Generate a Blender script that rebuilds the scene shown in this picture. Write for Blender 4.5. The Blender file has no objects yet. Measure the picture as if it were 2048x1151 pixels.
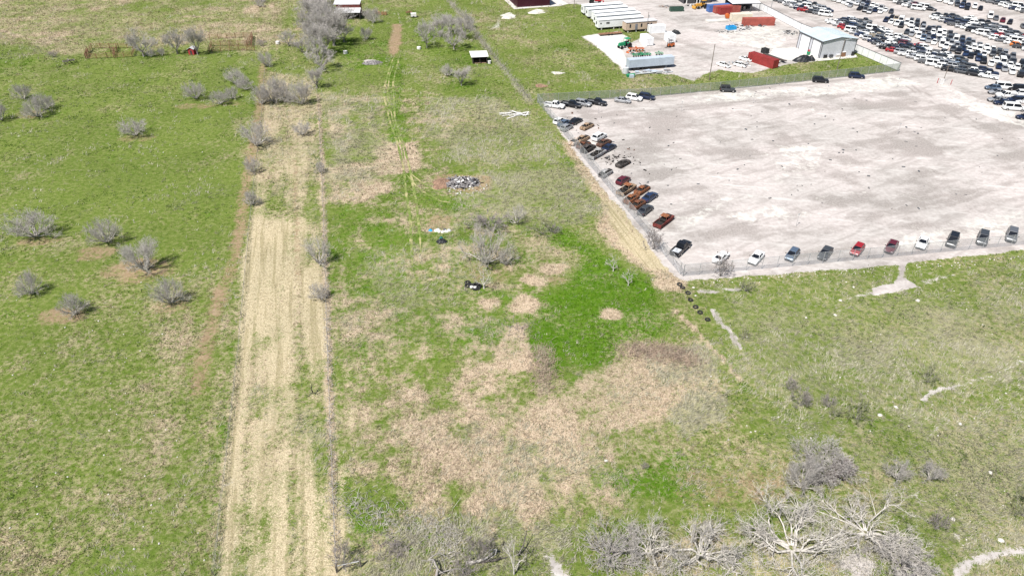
import bpy, math, random, time
import numpy as np
from mathutils import Vector, Matrix
T0 = time.time()
R = math.radians
random.seed(7)
rng = np.random.default_rng(11)
SC = bpy.context.scene
COL = SC.collection

# ------------------------------------------------------------ camera, sky, sun, exposure
CAM_H, FPX, PITCH = 70.0, 1365.33, R(35.3)
cam = bpy.data.cameras.new('camera')
cam.lens, cam.sensor_width = 24.0, 36.0
cam.clip_start, cam.clip_end = 1.0, 9000.0
camo = bpy.data.objects.new('camera', cam)
COL.objects.link(camo)
camo.location = (0, 0, CAM_H)
camo.rotation_euler = (R(90) - PITCH, 0, 0)
SC.camera = camo
SC.render.resolution_x, SC.render.resolution_y = 1024, 575

SUN_EL, SHADOW_AZ = R(57), R(40)          # shadows run 40 degrees clockwise of straight ahead
world = bpy.data.worlds.new('World')
SC.world = world
world.use_nodes = True
nt = world.node_tree
sky = nt.nodes.new('ShaderNodeTexSky')
sky.sky_type = 'NISHITA'
sky.sun_disc = False
sky.sun_elevation = SUN_EL
sky.sun_rotation = R(180) + SHADOW_AZ
bg = nt.nodes['Background']
bg.inputs['Strength'].default_value = 0.06
nt.links.new(sky.outputs['Color'], bg.inputs['Color'])
sun = bpy.data.lights.new('sun', 'SUN')
sun.energy, sun.angle, sun.color = 4.7, R(0.53), (1.0, 0.955, 0.89)
suno = bpy.data.objects.new('sun', sun)
COL.objects.link(suno)
suno.rotation_euler = Vector((math.sin(SHADOW_AZ) * math.cos(SUN_EL), math.cos(SHADOW_AZ) * math.cos(SUN_EL), -math.sin(SUN_EL))).to_track_quat('-Z', 'Y').to_euler()
suno.location = (0, 0, 120)
SC.view_settings.view_transform = 'Standard'
SC.view_settings.look = 'None'
SC.view_settings.gamma = 1.0
SC.view_settings.use_curve_mapping = False
SC.view_settings.exposure = 0.74

# ------------------------------------------------------------ survey: where a spot of the photograph lies on the ground
CT, ST = math.cos(PITCH), math.sin(PITCH)
def G(px, py):
    a, b = (px - 1024) / FPX, -(py - 575.5) / FPX
    t = CAM_H / (ST - b * CT)
    return (a * t, (CT + b * ST) * t)
def scale_at(py):                          # photograph pixels per metre across
    return (py + 390) * 0.01166
def height_of(px, py, up):                 # height of a thing standing at px,py that reaches up pixels
    Y = G(px, py)[1]
    t = (575.5 - (py - up)) / FPX
    return CAM_H + Y * (t * CT - ST) / (CT + t * ST)
AX = R(14.5)                               # the plots' main direction
U = (math.cos(AX), math.sin(AX)); V = (-math.sin(AX), math.cos(AX))
def uv(o, u, v):
    return (o[0] + U[0] * u + V[0] * v, o[1] + U[1] * u + V[1] * v)

# ------------------------------------------------------------ noise and masks (numpy)
def _hash(i, j, s):
    n = (i * 374761393 + j * 668265263 + s * 974634777) & 0xFFFFFFFF
    n = ((n ^ (n >> 13)) * 1274126177) & 0xFFFFFFFF
    return ((n ^ (n >> 16)) & 0xFFFF) / 65535.0
def vnoise(x, y, s=0):
    xi, yi = np.floor(x).astype(np.int64), np.floor(y).astype(np.int64)
    fx, fy = x - xi, y - yi
    fx, fy = fx * fx * (3 - 2 * fx), fy * fy * (3 - 2 * fy)
    a, b, c, d = _hash(xi, yi, s), _hash(xi + 1, yi, s), _hash(xi, yi + 1, s), _hash(xi + 1, yi + 1, s)
    return (a * (1 - fx) + b * fx) * (1 - fy) + (c * (1 - fx) + d * fx) * fy
def fbm(x, y, sc, s=0, o=3):
    r, a, t = 0, 1.0, 0
    for k in range(o):
        r = r + a * vnoise(x / sc + 17.3 * k, y / sc - 9.1 * k, s + k)
        t += a; a *= 0.55; sc *= 0.5
    return r / t
def sstep(a, b, x):
    t = np.clip((x - a) / (b - a), 0, 1)
    return t * t * (3 - 2 * t)
def poly_sd(X, Y, pts):                    # signed distance in metres, negative inside
    d = np.full(X.shape, 1e18); ins = np.zeros(X.shape, bool)
    n = len(pts)
    for i in range(n):
        ax, ay = pts[i]; bx, by = pts[(i + 1) % n]
        ex, ey = bx - ax, by - ay
        wx, wy = X - ax, Y - ay
        t = np.clip((wx * ex + wy * ey) / (ex * ex + ey * ey + 1e-12), 0, 1)
        d = np.minimum(d, (wx - ex * t) ** 2 + (wy - ey * t) ** 2)
        if ay != by:
            ins ^= ((ay > Y) != (by > Y)) & (X < ex * (Y - ay) / (by - ay) + ax)
    d = np.sqrt(d)
    return np.where(ins, -d, d)
def line_d(X, Y, pts):
    d = np.full(X.shape, 1e18)
    for (ax, ay), (bx, by) in zip(pts[:-1], pts[1:]):
        ex, ey = bx - ax, by - ay
        t = np.clip(((X - ax) * ex + (Y - ay) * ey) / (ex * ex + ey * ey + 1e-12), 0, 1)
        d = np.minimum(d, (X - ax - ex * t) ** 2 + (Y - ay - ey * t) ** 2)
    return np.sqrt(d)

# layers of ground cover: dry grass, lush grass, grey dead grass, bare earth, gravel, cut straw, white stone, dark scrape
LAY = ('dry', 'lush', 'gray', 'dirt', 'gravel', 'straw', 'pale', 'dark')
STRIP = [(428, 1160), (460, 860), (485, 600), (500, 440), (524, 230), (528, 185), (580, 196), (632, 182), (638, 220), (648, 440), (654, 640), (661, 840), (673, 1160)]
LOT = [(1078, 203), (1300, 191), (1439, 179), (1797, 141), (1776, 125), (1590, 60), (1500, 0), (1420, -60), (2700, -60), (2900, 470), (2048, 500), (1900, 512), (1790, 530), (1600, 545), (1450, 556), (1368, 561), (1345, 548), (1290, 480), (1200, 368), (1120, 262)]
YARD = [(1030, -60), (1420, -60), (1540, 20), (1600, 64), (1640, 90), (1645, 117), (1560, 133), (1500, 146), (1440, 140), (1385, 163), (1345, 150), (1250, 146), (1215, 112), (1163, 73), (1235, 62), (1262, 84), (1300, 66), (1290, 40), (1240, 14), (1180, 6), (1110, 10), (1060, -10)]
POLYS = [
 # layer, value, polygon (photograph spots), softness m, raggedness m
 ('dry', .47, [(-400, -60), (640, -60), (620, 90), (500, 100), (150, 112), (-400, 100)], 12, 10),
 ('dry', .24, [(-400, 110), (560, 110), (500, 500), (-400, 560)], 10, 8),
 ('dry', .33, [(-300, 640), (480, 640), (430, 1200), (-300, 1200)], 12, 9),
 ('dry', .48, [(-200, 860), (330, 900), (420, 1200), (-200, 1200)], 8, 9),
 ('dry', .46, [(300, 660), (440, 640), (420, 900), (330, 850)], 5, 5),
 ('dirt', .30, [(300, 620), (440, 600), (430, 800), (360, 830)], 6, 5),
 ('dry', .62, [(380, 20), (560, 15), (560, 70), (380, 80)], 10, 10),
 ('dry', .6, [(40, 70), (160, 60), (170, 100), (60, 110)], 6, 6),
 ('lush', .35, [(-100, 105), (100, 115), (60, 150), (-100, 155)], 4, 3),
 ('lush', .25, [(160, 105), (500, 95), (480, 125), (180, 122)], 4, 3),
 # middle field
 ('dry', .30, [(640, -40), (900, -40), (1070, 210), (1010, 220), (640, 200)], 5, 6),
 ('lush', .43, [(650, 420), (860, 330), (1000, 400), (1110, 450), (1050, 690), (960, 720), (840, 780), (690, 830), (662, 700)], 5, 6),
 ('dry', .40, [(650, 420), (860, 330), (1000, 400), (1110, 450), (1050, 690), (960, 720), (840, 780), (690, 830), (662, 700)], 5, 6),
 ('dry', .58, [(425, 1160), (500, 440), (530, 140), (632, 160), (655, 640), (673, 1160)], 1, 1),
 ('lush', .5, [(774, 115), (812, 115), (806, 200), (832, 330), (786, 330), (764, 180)], 1.5, 2),
 ('dirt', .52, [(1340, 950), (1600, 920), (1640, 980), (1560, 1000), (1400, 1005)], 3, 4),
 ('lush', .45, [(665, 75), (790, 85), (780, 130), (670, 150)], 4, 4),
 ('lush', .35, [(800, 20), (900, 20), (960, 110), (1040, 190), (1040, 220), (960, 220), (840, 130)], 5, 5),
 ('gray', .50, [(640, 190), (780, 185), (770, 250), (800, 330), (700, 400), (650, 400)], 4, 5),
 ('dry', .50, [(640, 190), (700, 190), (720, 260), (650, 280)], 3, 4),
 ('dry', .85, [(770, 285), (835, 285), (838, 338), (790, 350), (760, 330)], 2, 3),
 ('dry', .72, [(655, 335), (800, 320), (800, 372), (740, 400), (660, 420)], 3, 4),
 ('gray', .52, [(840, 195), (1000, 185), (1080, 245), (1140, 320), (880, 330), (830, 250)], 4, 5),
 ('gray', .62, [(960, 350), (1150, 330), (1215, 410), (1180, 450), (960, 440), (900, 460), (900, 410)], 4, 5),
 ('lush', .42, [(780, 345), (870, 330), (960, 400), (900, 430), (850, 500), (700, 500), (690, 450)], 4, 5),
 ('gray', .34, [(700, 490), (950, 470), (1000, 560), (960, 700), (680, 700)], 5, 9),
 ('dry', .80, [(1150, 250), (1215, 380), (1300, 470), (1365, 565), (1330, 560), (1250, 520), (1190, 460), (1195, 400), (1130, 300)], 1.5, 3),
 ('straw', .75, [(1205, 385), (1240, 420), (1300, 490), (1345, 540), (1300, 535), (1240, 490), (1215, 440)], 1.2, 2),
 ('dry', .68, [(690, 945), (800, 830), (900, 760), (960, 718), (1000, 745), (1060, 775), (1120, 760), (1180, 742), (1280, 720), (1290, 690), (1400, 690), (1445, 770), (1310, 850), (1260, 900), (1240, 935), (1160, 1000), (1000, 1062), (880, 1020), (760, 970)], 3, 5),
 ('gray', .40, [(900, 850), (1200, 850), (1240, 960), (1000, 1010)], 3, 6),
 ('dry', .50, [(665, 720), (860, 700), (880, 800), (760, 860), (665, 930)], 3, 6),
 ('lush', .74, [(1112, 452), (1200, 482), (1240, 520), (1300, 556), (1335, 610), (1352, 655), (1312, 684), (1238, 690), (1232, 712), (1180, 738), (1112, 742), (1050, 690), (1030, 640), (1064, 600), (1124, 562), (1152, 512), (1108, 480)], 3.2, 5),
 ('dry', .24, [(1112, 452), (1200, 482), (1240, 520), (1300, 556), (1335, 610), (1352, 655), (1312, 684), (1238, 690), (1232, 712), (1180, 738), (1112, 742), (1050, 690), (1030, 640), (1064, 600), (1124, 562), (1152, 512), (1108, 480)], 1.6, 3),
 ('lush', .6, [(1060, 560), (1130, 565), (1060, 660), (950, 690), (960, 640), (1020, 600)], 2, 3),
 ('dry', .88, [(1028, 652), (1052, 652), (1056, 740), (985, 735), (1000, 690)], .7, 1.2),
 ('gray', .55, [(1072, 690), (1100, 690), (1100, 785), (1078, 785)], .6, 1),
 ('lush', .72, [(1200, 945), (1290, 925), (1390, 950), (1400, 995), (1300, 1000), (1210, 985)], 1.5, 2.5),
 ('lush', .60, [(1290, 885), (1370, 880), (1390, 950), (1320, 950)], 1.5, 2),
 ('lush', .42, [(680, 965), (760, 960), (900, 1030), (880, 1110), (700, 1110)], 2, 3),
 ('lush', .5, [(1440, 690), (1500, 760), (1530, 800), (1460, 780)], 1.2, 2),
 ('gray', .72, [(1250, 690), (1420, 690), (1445, 770), (1330, 770)], 1.5, 2),
 ('gray', .80, [(1370, 780), (1460, 780), (1455, 850), (1360, 870), (1330, 830)], 1.5, 2),
 ('gray', .50, [(820, 1010), (1150, 1040), (1130, 1160), (700, 1160), (760, 1060)], 3, 5),
 # right-hand pasture
 ('dry', .38, [(1400, 560), (2600, 490), (2600, 1200), (1500, 1200), (1480, 800)], 8, 8),
 ('gray', .36, [(1400, 560), (2600, 490), (2600, 1200), (1650, 1200), (1480, 800)], 8, 8),
 ('gray', .62, [(1760, 600), (1990, 620), (2040, 740), (1840, 760), (1700, 720)], 5, 6),
 ('gray', .62, [(1850, 830), (2200, 800), (2200, 1000), (1960, 1030), (1860, 930)], 5, 6),
 ('gray', .45, [(1440, 600), (1600, 640), (1560, 760), (1480, 760)], 4, 6),
 ('lush', .32, [(1590, 650), (1740, 690), (1830, 800), (1780, 900), (1560, 720)], 5, 6),
 ('dirt', .48, [(1350, 955), (1560, 930), (1600, 985), (1420, 1000)], 2.5, 3),
 ('dry', .6, [(1300, 1060), (1700, 1080), (1700, 1200), (1250, 1200)], 3, 4),
 ('straw', .5, [(1480, 1120), (1690, 1110), (1680, 1200), (1500, 1200)], 1.5, 2.5),
 # beyond the north fence
 ('dry', .40, [(910, -30), (1100, 5), (1180, 75), (1240, 140), (1300, 170), (1080, 198), (960, 60)], 6, 8),
 ('dry', .55, [(1250, 150), (1440, 150), (1440, 175), (1250, 188)], 3, 5),
 ('lush', .25, [(1060, 40), (1160, 60), (1230, 140), (1100, 140)], 8, 8),
 # bare earth
 ('dirt', .8, [(782, 48), (806, 48), (800, 105), (785, 118), (776, 100)], 1.2, 1.5),
 ('dirt', .6, [(866, 352), (900, 346), (985, 352), (988, 378), (930, 388), (872, 372)], .8, 1.5),
 ('dirt', .5, [(860, 430), (905, 428), (900, 455), (850, 460)], 1, 1.5),
 ('dirt', .6, [(1085, 186), (1110, 186), (1110, 192), (1085, 192)], 1, 1.5),
 # hay strip
 ('straw', .53, STRIP, .5, 1.2),
 ('straw', .20, [(530, 150), (632, 150), (645, 330), (515, 330)], 4, 5),
 ('straw', .26, [(510, 330), (646, 330), (650, 440), (500, 430)], 4, 5),
 ('straw', .26, [(500, 770), (645, 760), (655, 930), (490, 910)], 5, 6),
 ('straw', .92, [(500, 440), (600, 440), (560, 640), (490, 700)], 3, 4),
 ('straw', .95, [(560, 990), (672, 960), (676, 1160), (540, 1160)], 3, 4),
 # gravel and stone
 ('gravel', 1, LOT, .5, 1.6),
 ('gravel', .95, YARD, .8, 2.0),
 ('gravel', .9, [(1040, -40), (1210, -40), (1290, 0), (1200, 12), (1110, 6)], 1, 1.5),
 ('gravel', .95, [(1797, 522), (1812, 525), (1808, 553), (1838, 573), (1792, 583), (1742, 590), (1746, 577), (1784, 566), (1796, 552)], .35, .9),
 ('gravel', .5, [(1690, 598), (1742, 580), (1742, 592), (1690, 604)], .5, 1),
 ('gravel', .45, [(1838, 560), (1910, 546), (1910, 553), (1838, 572)], .5, 1),
 ('gravel', .8, [(1088, 1105), (1108, 1105), (1145, 1165), (1110, 1165)], .3, .7),
 ('gravel', .6, [(1780, 1140), (1830, 1110), (1880, 1160), (1790, 1165)], .4, 1),
 ('gravel', .6, [(980, 60), (1005, 25), (1000, 60), (1060, 45)], 2, 2),
 ('pale', 1, [(1165, 72), (1238, 64), (1262, 76), (1240, 92), (1254, 120), (1252, 138), (1244, 138), (1212, 108)], .4, .8),
 ('pale', .9, [(999, 31), (1020, 24), (1030, 30), (1030, 37), (1012, 36)], .3, .5),
 ('pale', .9, [(1053, 26), (1074, 17), (1090, 22), (1070, 28)], .3, .5),
 ('pale', .62, [(1800, 470), (1900, 440), (2060, 415), (2060, 462), (1880, 490), (1800, 500)], 2, 3),
 ('pale', .55, [(1500, 300), (1640, 290), (1650, 330), (1520, 400), (1540, 340)], 3, 4),
 ('pale', .5, [(1290, 195), (1640, 170), (1790, 150), (1840, 170), (1700, 185), (1400, 210)], 2, 3),
 ('pale', .5, [(1450, 425), (1560, 410), (1620, 430), (1500, 450)], 2, 3),
 ('pale', .6, [(1880, 165), (2060, 240), (2060, 262), (1860, 190)], 1.5, 2),
 ('pale', .65, [(1400, 70), (1520, 50), (1600, 66), (1560, 100), (1450, 90)], 3, 5),
 ('dark', 0.44, [(1180, 235), (1330, 225), (1420, 250), (1330, 330), (1240, 350), (1180, 290)], 5, 6),
 ('dark', 0.59, [(1740, 275), (1830, 268), (1910, 320), (1840, 330), (1760, 300)], 4, 4),
 ('dark', 0.34, [(1560, 300), (1720, 320), (1760, 400), (1640, 400)], 5, 6),
 ('dark', 0.39, [(1380, 380), (1480, 370), (1500, 420), (1390, 440)], 4, 4),
 ('dark', 0.34, [(1640, 190), (1800, 180), (1880, 220), (1700, 230)], 4, 5),
 ('dark', 0.39, [(1960, 240), (2060, 250), (2060, 330), (1980, 300)], 4, 4),
 ('dark', 0.29, [(1290, 60), (1430, 90), (1400, 140), (1330, 120)], 4, 5),
]
ELL = [  # bare or tan ovals: layer, value, spot, half-size m
 ('dirt', .6, (190, 505), (4.2, 3.0)), ('dirt', .62, (285, 540), (7.5, 4.8)), ('dirt', .62, (118, 632), (4.5, 3.0)), ('dirt', .5, (75, 482), (5, 2)),
 ('dirt', .55, (385, 212), (7, 3)), ('dirt', .45, (455, 206), (7, 2.4)), ('dirt', .5, (60, 228), (5, 4)), ('dirt', .5, (275, 276), (6, 3)), ('dirt', .45, (345, 612), (4, 2.5)),
 ('dry', .95, (1050, 608), (2.6, 2.9)), ('dry', .95, (1065, 562), (2.6, 1.7)), ('dry', .9, (1106, 536), (2.9, 1.8)), ('dry', .9, (1222, 628), (1.8, 1.4)), ('dry', .9, (1330, 566), (3, 2.6)),
 ('dirt', .5, (1112, 560), (2, 2)), ('dry', .6, (730, 650), (5, 5)), ('lush', .5, (760, 855), (2.4, 2.2)), ('lush', .45, (1385, 750), (2.0, 1.7)), ('dirt', .5, (505, 300), (3, 3)),
 ('dry', .8, (980, 610), (2.2, 2.2)), ('dirt', .42, (980, 545), (6, 4)), ('gravel', .6, (1415, 582), (2.5, 1.0)), ('gravel', .6, (1465, 578), (2, .8)),
 ('pale', .8, (1118, 145), (2.4, 1.3)), ('dirt', .7, (1080, 170), (2.2, 2)), ('gravel', .75, (742, 122), (3, 2)), ('dirt', .4, (1700, 1140), (3, 2)), ('gravel', .7, (1713, 1130), (2, 1.6)), ('lush', .4, (2030, 1010), (3, 4)),
]
LINES = [  # layer, value, half-width m, spots
 ('dirt', .62, 1.3, [(527, 128), (522, 190), (506, 300), (491, 380), (482, 440), (470, 520), (444, 580), (424, 640), (404, 720), (396, 780)]),
 ('dry', .9, .5, [(636, 190), (640, 250), (648, 430), (653, 640), (660, 840), (672, 1150)]),
 ('lush', .4, .8, [(660, 520), (668, 760), (676, 850)]), ('lush', .5, .8, [(470, 660), (452, 860), (425, 1100)]), ('lush', .4, .6, [(508, 190), (500, 330), (488, 440)]),
 ('gravel', .75, .45, [(1425, 618), (1445, 648), (1462, 668), (1480, 694)]),
 ('gravel', .75, .35, [(1848, 800), (1858, 786), (1880, 776), (1908, 771)]), ('gravel', .5, .3, [(1908, 771), (1980, 755), (2048, 722)]), ('gravel', .45, .3, [(1850, 880), (1880, 850), (1900, 835)]),
 ('gravel', .72, .5, [(1915, 1148), (1945, 1125), (1985, 1106), (2060, 1102)]), ('gravel', .45, .3, [(1890, 1050), (1920, 1080), (1955, 1092)]), ('gravel', .45, .3, [(1820, 940), (1825, 980), (1842, 1010)]),
 ('lush', .5, .7, [(1128, 430), (1150, 470), (1170, 500)]), ('lush', .6, .6, [(1110, 285), (1150, 340), (1165, 370)]),
 ('dry', .8, .35, [(1350, 620), (1410, 680), (1480, 760)]), ('lush', .5, .5, [(1375, 660), (1440, 720), (1500, 780)]),
 ('gray', .6, 1.0, [(897, 0), (980, 105), (1062, 207)]), ('dirt', .35, .8, [(1062, 207), (1120, 275), (1200, 372)]),
 ('dirt', .5, .6, [(596, 560), (592, 400), (589, 320)]), ('straw', .3, .35, [(583, 1150), (585, 800), (588, 500), (586, 320)]), ('straw', .3, .35, [(608, 1150), (605, 800), (602, 500), (597, 330)]),
 ('dry', .7, .5, [(560, 60), (470, 80), (400, 60)]), ('pale', .4, .6, [(660, 2), (740, 10), (790, 28)]), ('dry', .7, 1, [(150, 70), (60, 80), (0, 60)]),
 ('dark', .7, .5, [(1180, 330), (1230, 318), (1290, 300)]), ('dark', .6, .5, [(1300, 290), (1420, 262), (1500, 255)]), ('dark', .6, .4, [(1400, 330), (1500, 300), (1560, 310)]),
 ('dark', .6, 1.0, [(1085, 205), (1300, 196), (1440, 184), (1640, 166), (1790, 148)]),
 ('pale', .28, .9, [(1180, 330), (1260, 270), (1380, 240), (1560, 225), (1700, 215)]), ('dark', .55, .45, [(1250, 400), (1330, 340), (1480, 310), (1660, 300)]), ('dark', .5, .45, [(1262, 404), (1342, 346), (1490, 318), (1665, 309)]),
 ('pale', .28, 1.0, [(1340, 470), (1450, 400), (1600, 380), (1800, 390), (2000, 420)]), ('dark', .5, .4, [(1400, 470), (1560, 430), (1760, 425), (1900, 400), (2040, 350)]), ('dark', .5, .4, [(1410, 476), (1570, 437), (1765, 433), (1910, 408), (2045, 358)]),
 ('dark', .55, .4, [(1810, 170), (1870, 210), (1960, 260), (2060, 300)]), ('dark', .5, .4, [(1820, 168), (1880, 206), (1970, 254), (2065, 290)]), ('dark', .5, .5, [(1130, 235), (1220, 226), (1400, 212), (1640, 188)]), ('dark', .45, .5, [(1132, 240), (1224, 231), (1404, 217), (1644, 193)]),
 ('pale', .28, .9, [(1540, 460), (1640, 400), (1700, 330), (1690, 260), (1620, 220)]),
]
def fields(X, Y):
    wx = (fbm(X, Y, 3.0, 3) - .5); wy = (fbm(X, Y, 3.0, 9) - .5)
    w2 = (fbm(X, Y, 9.0, 21) - .5)
    f = {k: np.zeros(X.shape) for k in LAY}
    f['dry'] += .36
    for lay, val, pts, soft, rag in POLYS:
        q = [G(*p) for p in pts]
        xs, ys = [p[0] for p in q], [p[1] for p in q]
        m = soft + rag + 2
        k = (X > min(xs) - m) & (X < max(xs) + m) & (Y > min(ys) - m) & (Y < max(ys) + m)
        if not k.any(): continue
        sd = poly_sd(X[k] + wx[k] * rag * .7, Y[k] + wy[k] * rag * .7, q) + w2[k] * rag
        a = sstep(soft, -soft, sd)
        f[lay][k] = f[lay][k] * (1 - a) + val * a
    for lay, val, p, hs in ELL:
        c = G(*p)
        dd = np.hypot((X + wx * 2.2 - c[0]) / hs[0], (Y + wy * 2.2 - c[1]) / hs[1])
        a = sstep(1.25, .6, dd)
        f[lay] = np.maximum(f[lay], val * a) if lay != 'dry' else f[lay] * (1 - a) + val * a
        if lay in ('dry', 'dirt'): f['lush'] *= 1 - a
    for lay, val, hw, pts in LINES:
        q = [G(*p) for p in pts]
        d = line_d(X + wx * .8, Y + wy * .8, q)
        a = sstep(hw * 1.9, hw * .4, d)
        f[lay] = np.maximum(f[lay], val * a) if val > .35 or lay == 'pale' else f[lay] * (1 - a) + val * a
    big = fbm(X, Y, 22, 31) - .5; mid = fbm(X, Y, 6, 41) - .5; sm = fbm(X, Y, 2.0, 51) - .5
    f['dry'] = f['dry'] + big * .40 + mid * .40 + sm * .25
    g2 = fbm(X, Y, 8, 61) - .5
    f['gray'] = np.where(f['gray'] > .02, f['gray'] + g2 * .5 + (fbm(X, Y, 1.6, 66) - .5) * .5, np.maximum(0, g2 * 1.1 - .05))
    f['lush'] = np.where(f['straw'] > .1, 0, f['lush'])
    f['gray'] = np.where(f['straw'] > .1, np.maximum(f['gray'], .30 + sm), f['gray'])
    f['lush'] = np.where(f['lush'] > .02, f['lush'] + (fbm(X, Y, 5, 71) - .5) * .6 + sm * .4, np.maximum(0, (fbm(X, Y, 7, 77) - .60) * 1.6))
    au = X * U[0] + Y * U[1]; av = X * V[0] + Y * V[1]
    strk = .6 * fbm(au, av * .05, 1.0, 111) + .4 * fbm(au, av * .06, 2.6, 113) - .5               # mowing and tyre streaks along the plots
    zone = sstep(40, 25, np.abs(au + 20 + (av - 100) * .02 - 18))
    f['straw'] = np.where(f['straw'] > .02, f['straw'] + mid * .45 + sm * .35 + big * .35 + strk * 1.7, f['straw'])
    m2 = sstep(24, 10, np.abs(au + av * .0 - 12)) * sstep(215, 190, av)      # tussocky middle field
    tus = fbm(X, Y, 3.4, 131) - .5; tu2 = fbm(X, Y, 1.4, 137) - .5
    f['dry'] = f['dry'] + strk * .45 * zone + m2 * (tus * .75 + tu2 * .55)
    f['gray'] = f['gray'] + np.where(f['gray'] > .2, strk * .5 * zone, 0)
    f['dirt'] = f['dirt'] + np.where(f['dirt'] > .02, sm * .4, np.maximum(0, (fbm(X, Y, 5, 81) - .70) * 1.5))
    # smears and scrapes of the graded gravel run along and across the plot
    st = fbm(au, av * 3.2, 14, 91) - .5
    st2 = fbm(au * 2.2 + av, av - au * .6, 7, 95) - .5
    f['dark'] = np.where(f['gravel'] > .3, f['dark'] + st * 1.9 + st2 * 1.3 + .26 + (fbm(au * .5, av * 5, 5, 141) - .5) * .9, 0)
    f['pale'] = np.where(f['pale'] > .75, f['pale'], f['pale'] + np.where(f['gravel'] > .3, (fbm(au, av, 16, 101) - .5) * .7 + st2 * .5, 0))
    return f
# ------------------------------------------------------------ materials
def node(t, kind, **kw):
    n = t.nodes.new(kind)
    for k, v in kw.items(): setattr(n, k, v)
    return n
def mixc(t, f, a, b, mode='MIX'):
    n = t.nodes.new('ShaderNodeMix'); n.data_type = 'RGBA'; n.blend_type = mode
    for s, v in ((0, f), (6, a), (7, b)):
        if hasattr(v, 'links'): t.links.new(v, n.inputs[s])
        elif s == 0: n.inputs[0].default_value = v
        else: n.inputs[s].default_value = (*v, 1) if len(v) == 3 else v
    return n.outputs[2]
def math_(t, op, a, b=0.0, c=None):
    n = t.nodes.new('ShaderNodeMath'); n.operation = op
    for i, v in enumerate((a, b) if c is None else (a, b, c)):
        if hasattr(v, 'links'): t.links.new(v, n.inputs[i])
        else: n.inputs[i].default_value = v
    return n.outputs[0]
def ramp_(t, v, lo, hi):
    n = t.nodes.new('ShaderNodeMapRange'); n.interpolation_type = 'SMOOTHSTEP'
    t.links.new(v, n.inputs[0]); n.inputs[1].default_value = lo; n.inputs[2].default_value = hi
    return n.outputs[0]
def noise_(t, vec, scale, detail=3, rough=.55):
    n = t.nodes.new('ShaderNodeTexNoise'); n.inputs['Scale'].default_value = scale
    n.inputs['Detail'].default_value = detail; n.inputs['Roughness'].default_value = rough
    t.links.new(vec, n.inputs['Vector'])
    return n
MATS = {}
def mat(name, col, rough=.6, metal=0.0, vary=.18, scale=1.5, bump=.0, dirt=None, coat=0.0, spec=.4):
    if name in MATS: return MATS[name]
    m = bpy.data.materials.new(name); m.use_nodes = True
    t = m.node_tree; p = t.nodes['Principled BSDF']
    tc = t.nodes.new('ShaderNodeTexCoord')
    n = noise_(t, tc.outputs['Object'], scale, 4)
    c = mixc(t, ramp_(t, n.outputs['Fac'], .3, .7), tuple(v * (1 - vary) for v in col), tuple(min(1, v * (1 + vary)) for v in col))
    if dirt:
        n2 = noise_(t, tc.outputs['Object'], scale * 2.3, 5, .65)
        c = mixc(t, ramp_(t, n2.outputs['Fac'], dirt[1], dirt[1] + .18), c, dirt[0])
    t.links.new(c, p.inputs['Base Color'])
    p.inputs['Roughness'].default_value = rough; p.inputs['Metallic'].default_value = metal
    p.inputs['Specular IOR Level'].default_value = spec
    if coat: p.inputs['Coat Weight'].default_value = coat; p.inputs['Coat Roughness'].default_value = .08
    if bump:
        b = t.nodes.new('ShaderNodeBump'); b.inputs['Strength'].default_value = bump; b.inputs['Distance'].default_value = .04
        n3 = noise_(t, tc.outputs['Object'], scale * 5, 5)
        t.links.new(n3.outputs['Fac'], b.inputs['Height']); t.links.new(b.outputs[0], p.inputs['Normal'])
    MATS[name] = m
    return m

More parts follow.
